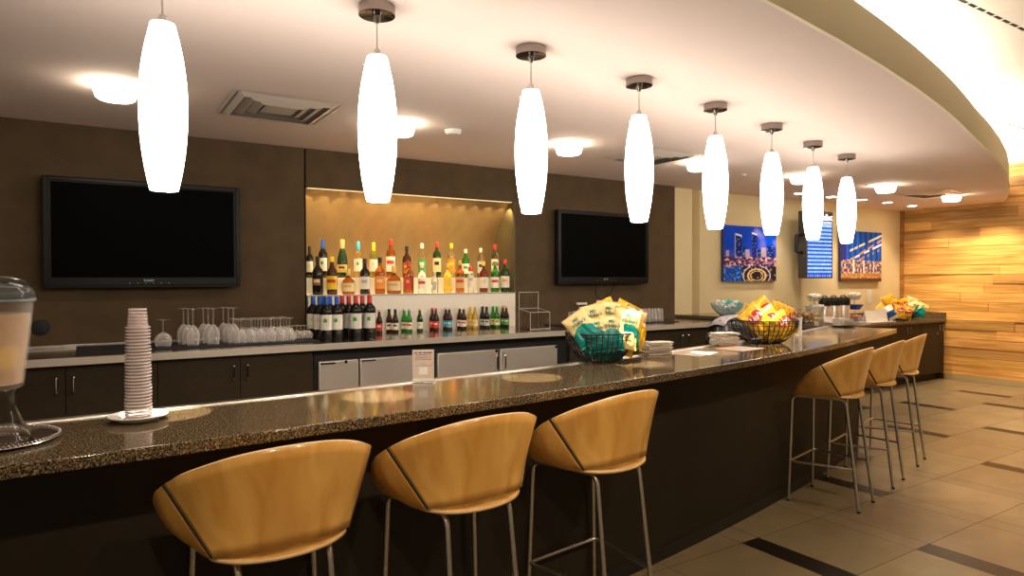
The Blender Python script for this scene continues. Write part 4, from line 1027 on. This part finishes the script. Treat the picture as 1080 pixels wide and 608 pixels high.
MB().lathe([(0, .1535), (.0735, .1585), (.0865, .26), (.0965, .355), (0, .355)], 40).build('lemon_water', WATER, dp)
MB().lathe([(.108, .394), (.110, .398), (.104, .425), (.085, .447), (.05, .458), (0, .460), (0, .456), (.05, .454), (.083, .443), (.101, .424), (.106, .398)], 40).build('lid', GLASSC, dp)
MB().lathe([(.1085, .388), (.111, .388), (.111, .396), (.1085, .396)], 40, close=True).build('lid_band', mat('lid_band', (.7, .85, .95), .08, trans=.85, ior=1.3), dp)
MB().lathe([(0, .18), (.022, .18), (.022, .39), (0, .39)], 20).build('ice_core', mat('ice_core', (.85, .55, .36), .1, alpha=.5), dp); dp.scale = (1.0, 1.0, 1.045)
def lemon(c, rot):
    t = thing('lemon_slice', c[1], 'lemon slice', (DX+c[0][0]*1.03, DY+c[0][1]*1.03, ZB+c[0][2]*1.06), 0, 'lemon slices floating in the dispenser'); t.rotation_euler = rot
    MB().lathe([(0, -.003), (.030, -.003), (.033, 0), (.030, .003), (0, .003)], 28).build('rind', mat('lemon_rind', (.95, .70, .02), .4), t)
    mb = MB()
    for k in range(8):
        a = 2*PI*k/8; pts = [(.004*math.cos(a+.39), .004*math.sin(a+.39)), (.026*math.cos(a+.07), .026*math.sin(a+.07)), (.027*math.cos(a+.39), .027*math.sin(a+.39)), (.026*math.cos(a+.71), .026*math.sin(a+.71))]
        mb.prism(pts, .0031, .0036); mb.prism(pts, -.0036, -.0031)
    mb.build('pulp', mat('lemon_pulp', (.85, .62, .10), .3), t, smooth=False)
lemon(((.045, -.045, .235), 'lemon slice upright against the dispenser glass, lower one'), (PI/2, 0, math.radians(40)))
lemon(((-.02, -.062, .285), 'lemon slice upright in the dispenser, upper one'), (PI/2, .3, math.radians(-15)))

# ------------------------------------------------------------------ things around the bar end
p = at(775, 361, Z=ZB)
bg = thing('covered_machine', 'black glossy covered machine with grey top behind the bar napkins', 'machine', (4.62, 3.72, .90), math.radians(10))
rows = []
for i in range(9):
    x = -.30+.60*i/8; e = math.sqrt(max(0, 1-(abs(x)/.31)**4)); rows.append([(x, .16*e*math.cos(a)*1.0, .12+(.24*e)*max(-.5, math.sin(a)) if True else 0) for a in [PI*2*k/20 for k in range(20)]])
mb = MB(); mb.loft(rows, wrap=True); n = 20; c = len(mb.v)-n*9; mb.f += [tuple(range(n))[::-1], tuple(range(8*n, 9*n))]; mb.m += [0, 0]; mb.c += [None, None]
mb.build('vinyl_cover', mat('black_vinyl', (.012, .010, .014), .25, noise_=(8, 3, .6, 1.4), bump=.6), bg, angle=60)
rows = [[(-.26+.52*i/8, y, .12+.238*math.sqrt(max(0, 1-(y/.16)**2))*math.sqrt(max(0, 1-(abs(-.26+.52*i/8)/.31)**4))+.004) for y in (-.06, -.03, 0, .03, .06, .09)] for i in range(9)]
MB().loft(rows).build('grey_top', mat('grey_vinyl', (.42, .38, .40), .3), bg, solid=.004)
mb = MB(); mb.box(-.28, -.14, -.9, .28, .14, .02); mb.build('stand', BLACK, bg)
# snack mix jars on the ledge corner
J1, J2 = at(843.5, 340.5, Z=ZB), at(852.5, 340, Z=ZB)
for (x, y), lb in (((J1.x, J1.y), 'square glass jar of snack mix nearer the yellow bag basket'), ((J2.x, J2.y), 'square glass jar of snack mix nearer the coffee flasks')):
    t = thing('snack_jar', lb, 'jar', (x, y, 1.1005), math.radians(20), 'square jars of snack mix')
    MB().lathe([(0, 0), (.052, 0), (.055, .005), (.055, .125), (.052, .125), (.052, .006), (0, .004)], 32, sq=.85).build('glass_body', GLASS, t)
    mb = MB(); rnd = random.Random(int(x*100))
    for k in range(110):
        q = Vector((rnd.uniform(-.042, .042), rnd.uniform(-.042, .042), rnd.uniform(.012, .095))); r = rnd.uniform(.006, .011)
        mb.lathe([(0, -r), (r*.8, -r*.5), (r, 0), (r*.8, r*.5), (0, r)], 6, c=q, mi=rnd.choice((0, 0, 1, 2)))
    o = mb.build('snack_mix', [mat('mix_orange', (.60, .22, .04), .6), mat('mix_brown', (.20, .08, .03), .6), mat('mix_gold', (.75, .45, .12), .6)], t); o['kind'] = 'stuff'
    MB().lathe([(0, .139), (.050, .139), (.056, .135), (.056, .126), (0, .126)], 32, sq=.85).build('lid', ACRYL, t)
gt = MB().lathe([(0, 0), (.032, 0), (.036, .15), (.034, .15), (.030, .004), (0, .004)], 24); p = at(842, 350, Z=ZB)
gto = gt.build('clear_tumbler', THIN); gp = at(841, 354, Z=ZB); gto.location = (gp.x, gp.y, ZB+.0005); tag(gto, 'tall clear tumbler standing alone between yellow basket and bar end', 'glass')
# coffee flasks
def airpot(x, y, label, rz):
    t = thing('coffee_airpot', label, 'airpot', (x, y, .9305), rz, 'steel coffee airpots')
    MB().lathe([(0, 0), (.075, 0), (.078, .01), (.078, .26), (.07, .275), (0, .275)], 28).build('steel_body', STEELD, t)
    mb = MB(); mb.lathe([(.076, .255), (.082, .272), (.082, .33), (.072, .365), (.045, .38), (0, .38)], 28); mb.box(-.028, -.118, .30, .028, -.06, .335); mb.build('pump_lid', BLACK, t)
    MB().tube([(0, -.12, .31), (0, -.125, .27)], .008, 8).build('spout', BLACK, t)
    MB().tube(bez([((0, .080, .29), 0), ((0, .092, .395), .04), ((0, -.05, .395), .03), ((0, -.05, .375), 0)]), .007, 8).build('carry_handle', BLACK, t)
    mb = MB(); mb.box(-.022, -.082, .20, .022, -.077, .235); mb.build('name_tag', WHITE, t)
for i, (px, lb) in enumerate(((870, 'coffee airpot nearest the creamer stand'), (880, 'coffee airpot in the middle of the three'), (890, 'coffee airpot nearest the blue bowl stand'))):
    p = at(px, 335, Y=5.38); airpot(p.x, 5.38, lb, math.radians(-30))
# tiered stands
def tier_stand(x, y, label, fills, rz=0):
    t = thing('tiered_stand', label, 'stand', (x, y, .9305), rz, 'tiered condiment stands')
    MB().tube([(0, 0, 0), (0, 0, .42)], .006, 8).build('post', CHROME, t)
    for z, r, m, nm in fills:
        b = MB().lathe([(0, z), (r*.6, z), (r, z+.07), (r-.005, z+.07), (r*.55, z+.006), (0, z+.006)], 28); b = b.build('bowl', m, t)
        if nm:
            rnd = random.Random(int(z*1000)); mb = MB()
            for k in range(40):
                a = rnd.uniform(0, 2*PI); q = r*.75*math.sqrt(rnd.random()); M = Matrix.Translation((q*math.cos(a), q*math.sin(a), z+.045+rnd.uniform(0, .045))) @ Matrix.Rotation(rnd.uniform(0, 3), 4, 'Z') @ Matrix.Rotation(rnd.uniform(-.6, .6), 4, 'X')
                mb.box(-.022, -.016, -.006, .022, .016, .006, M=M)
            o = mb.build('packets', mat('packet_'+nm, {'white': (.85, .80, .72), 'pink': (.8, .35, .25), 'cream': (.85, .72, .45)}[nm], .6), b, smooth=False); o['kind'] = 'stuff'
BLB = mat('blue_bowl', (.02, .05, .42), .25); CLB = mat('clear_bowl', (.9, .9, .86), .1, trans=.8)
p = at(859, 335, Y=5.40); tier_stand(p.x, 5.40, 'tiered stand of white creamers beside the coffee airpots', [(.02, .13, CLB, 'cream'), (.19, .13, WHITE, 'white'), (.33, .11, CLB, 'white')])
p = at(901, 335, Y=5.38); tier_stand(p.x, 5.38, 'tiered stand with a blue bowl past the coffee airpots', [(.02, .13, CLB, 'pink'), (.19, .12, BLB, None), (.33, .10, CLB, 'white')])
# white tray with tent cards
p = at(921, 340, Z=.93); tr = thing('serving_tray', 'flat white tray in front of the far snack baskets', 'tray', (9.55, 5.22, .9305), math.radians(-4))
mb = MB(); mb.box(-.30, -.13, 0, .30, .13, .012); mb.build('tray_base', WHITE, tr, bevel=.004)
mb = MB(); mb.tube([(-.3, -.13, .014), (.3, -.13, .014), (.3, .13, .014), (-.3, .13, .014)], .005, 6, closed=True); mb.build('raised_rim', WHITE, tr)
def tent(x, y, z, w, h, rz, label):
    t = thing('tent_card', label, 'card', (x, y, z), rz, 'blank white tent cards')
    mb = MB(); mb.add([(-w/2, -.04, 0), (w/2, -.04, 0), (w/2, 0, h), (-w/2, 0, h), (-w/2, .04, 0), (w/2, .04, 0)], [(0, 1, 2, 3), (3, 2, 5, 4)]); mb.build('folded_card', PAPER, t, smooth=False, solid=.002)
tent(9.40, 5.20, .9435, .22, .16, math.radians(-12), 'white tent card on the tray, nearer the blue bowl stand')
tent(9.68, 5.20, .9435, .20, .19, math.radians(-12), 'white tent card on the tray, nearer the yellow bags')
p = at(874, 340, Y=5.12); tent(p.x, 5.12, .9305, .17, .13, math.radians(-20), 'white tent card in front of the coffee airpots')
# teal mint bowl on the ledge
p = at(765, 334, Z=1.15); BWX, BWY = 6.16, 5.12
bw = thing('glass_bowl', 'clear glass bowl of teal wrapped sweets on the granite ledge', 'bowl', (BWX, BWY, 1.1405))
BWX, BWY = BWX+.08, BWY; bw.location = (BWX, BWY, 1.1405)
MB().lathe([(0, 0), (.075, 0), (.12, .035), (.165, .09), (.19, .15), (.186, .15), (.16, .092), (.115, .04), (.07, .006), (0, .006)], 40).build('glass_wall', thin_glass('bowl_glass', (.72, .88, .88), .18, .7), bw)
rnd = random.Random(5); TQ = mat('wrapper_teal', (.06, .58, .52), .35); WQ = mat('wrapper_white', (.90, .92, .88), .35)
def sweet_me(m):
    mb = MB(); mb.lathe([(.013, -.040), (.016, -.036), (.004, -.026), (.016, -.018), (.021, 0), (.016, .018), (.004, .026), (.016, .036), (.013, .040)], 10, M=Matrix.Rotation(PI/2, 4, 'Y')); return mb.mesh('wrapped_sweet', m, angle=50)
sm1, sm2 = sweet_me(TQ), sweet_me(WQ); k = 0
for z, n, rr in ((.022, 7, .055), (.058, 10, .085), (.094, 12, .115), (.128, 14, .13), (.160, 9, .09)):
    for i in range(n):
        a = 2*PI*i/n+z*30; q = rr*(1 if i % 3 else .45); teal = (i % 4 == 0) if z < .12 else (i % 2 == 0); k += 1
        o = bpy.data.objects.new('wrapped_sweet', sm1 if teal else sm2); COL.objects.link(o); o.location = (BWX+q*math.cos(a), BWY+q*math.sin(a), 1.1405+z+rnd.uniform(-.004, .004)); o.rotation_euler = (rnd.uniform(-.4, .4), rnd.uniform(-.5, .5), rnd.uniform(0, 6)); o.scale = (1.15,)*3
        tag(o, ('teal' if teal else 'white') + ' wrapped sweet in the glass bowl on the ledge', 'sweet', ('teal' if teal else 'white')+' sweets in the glass bowl')
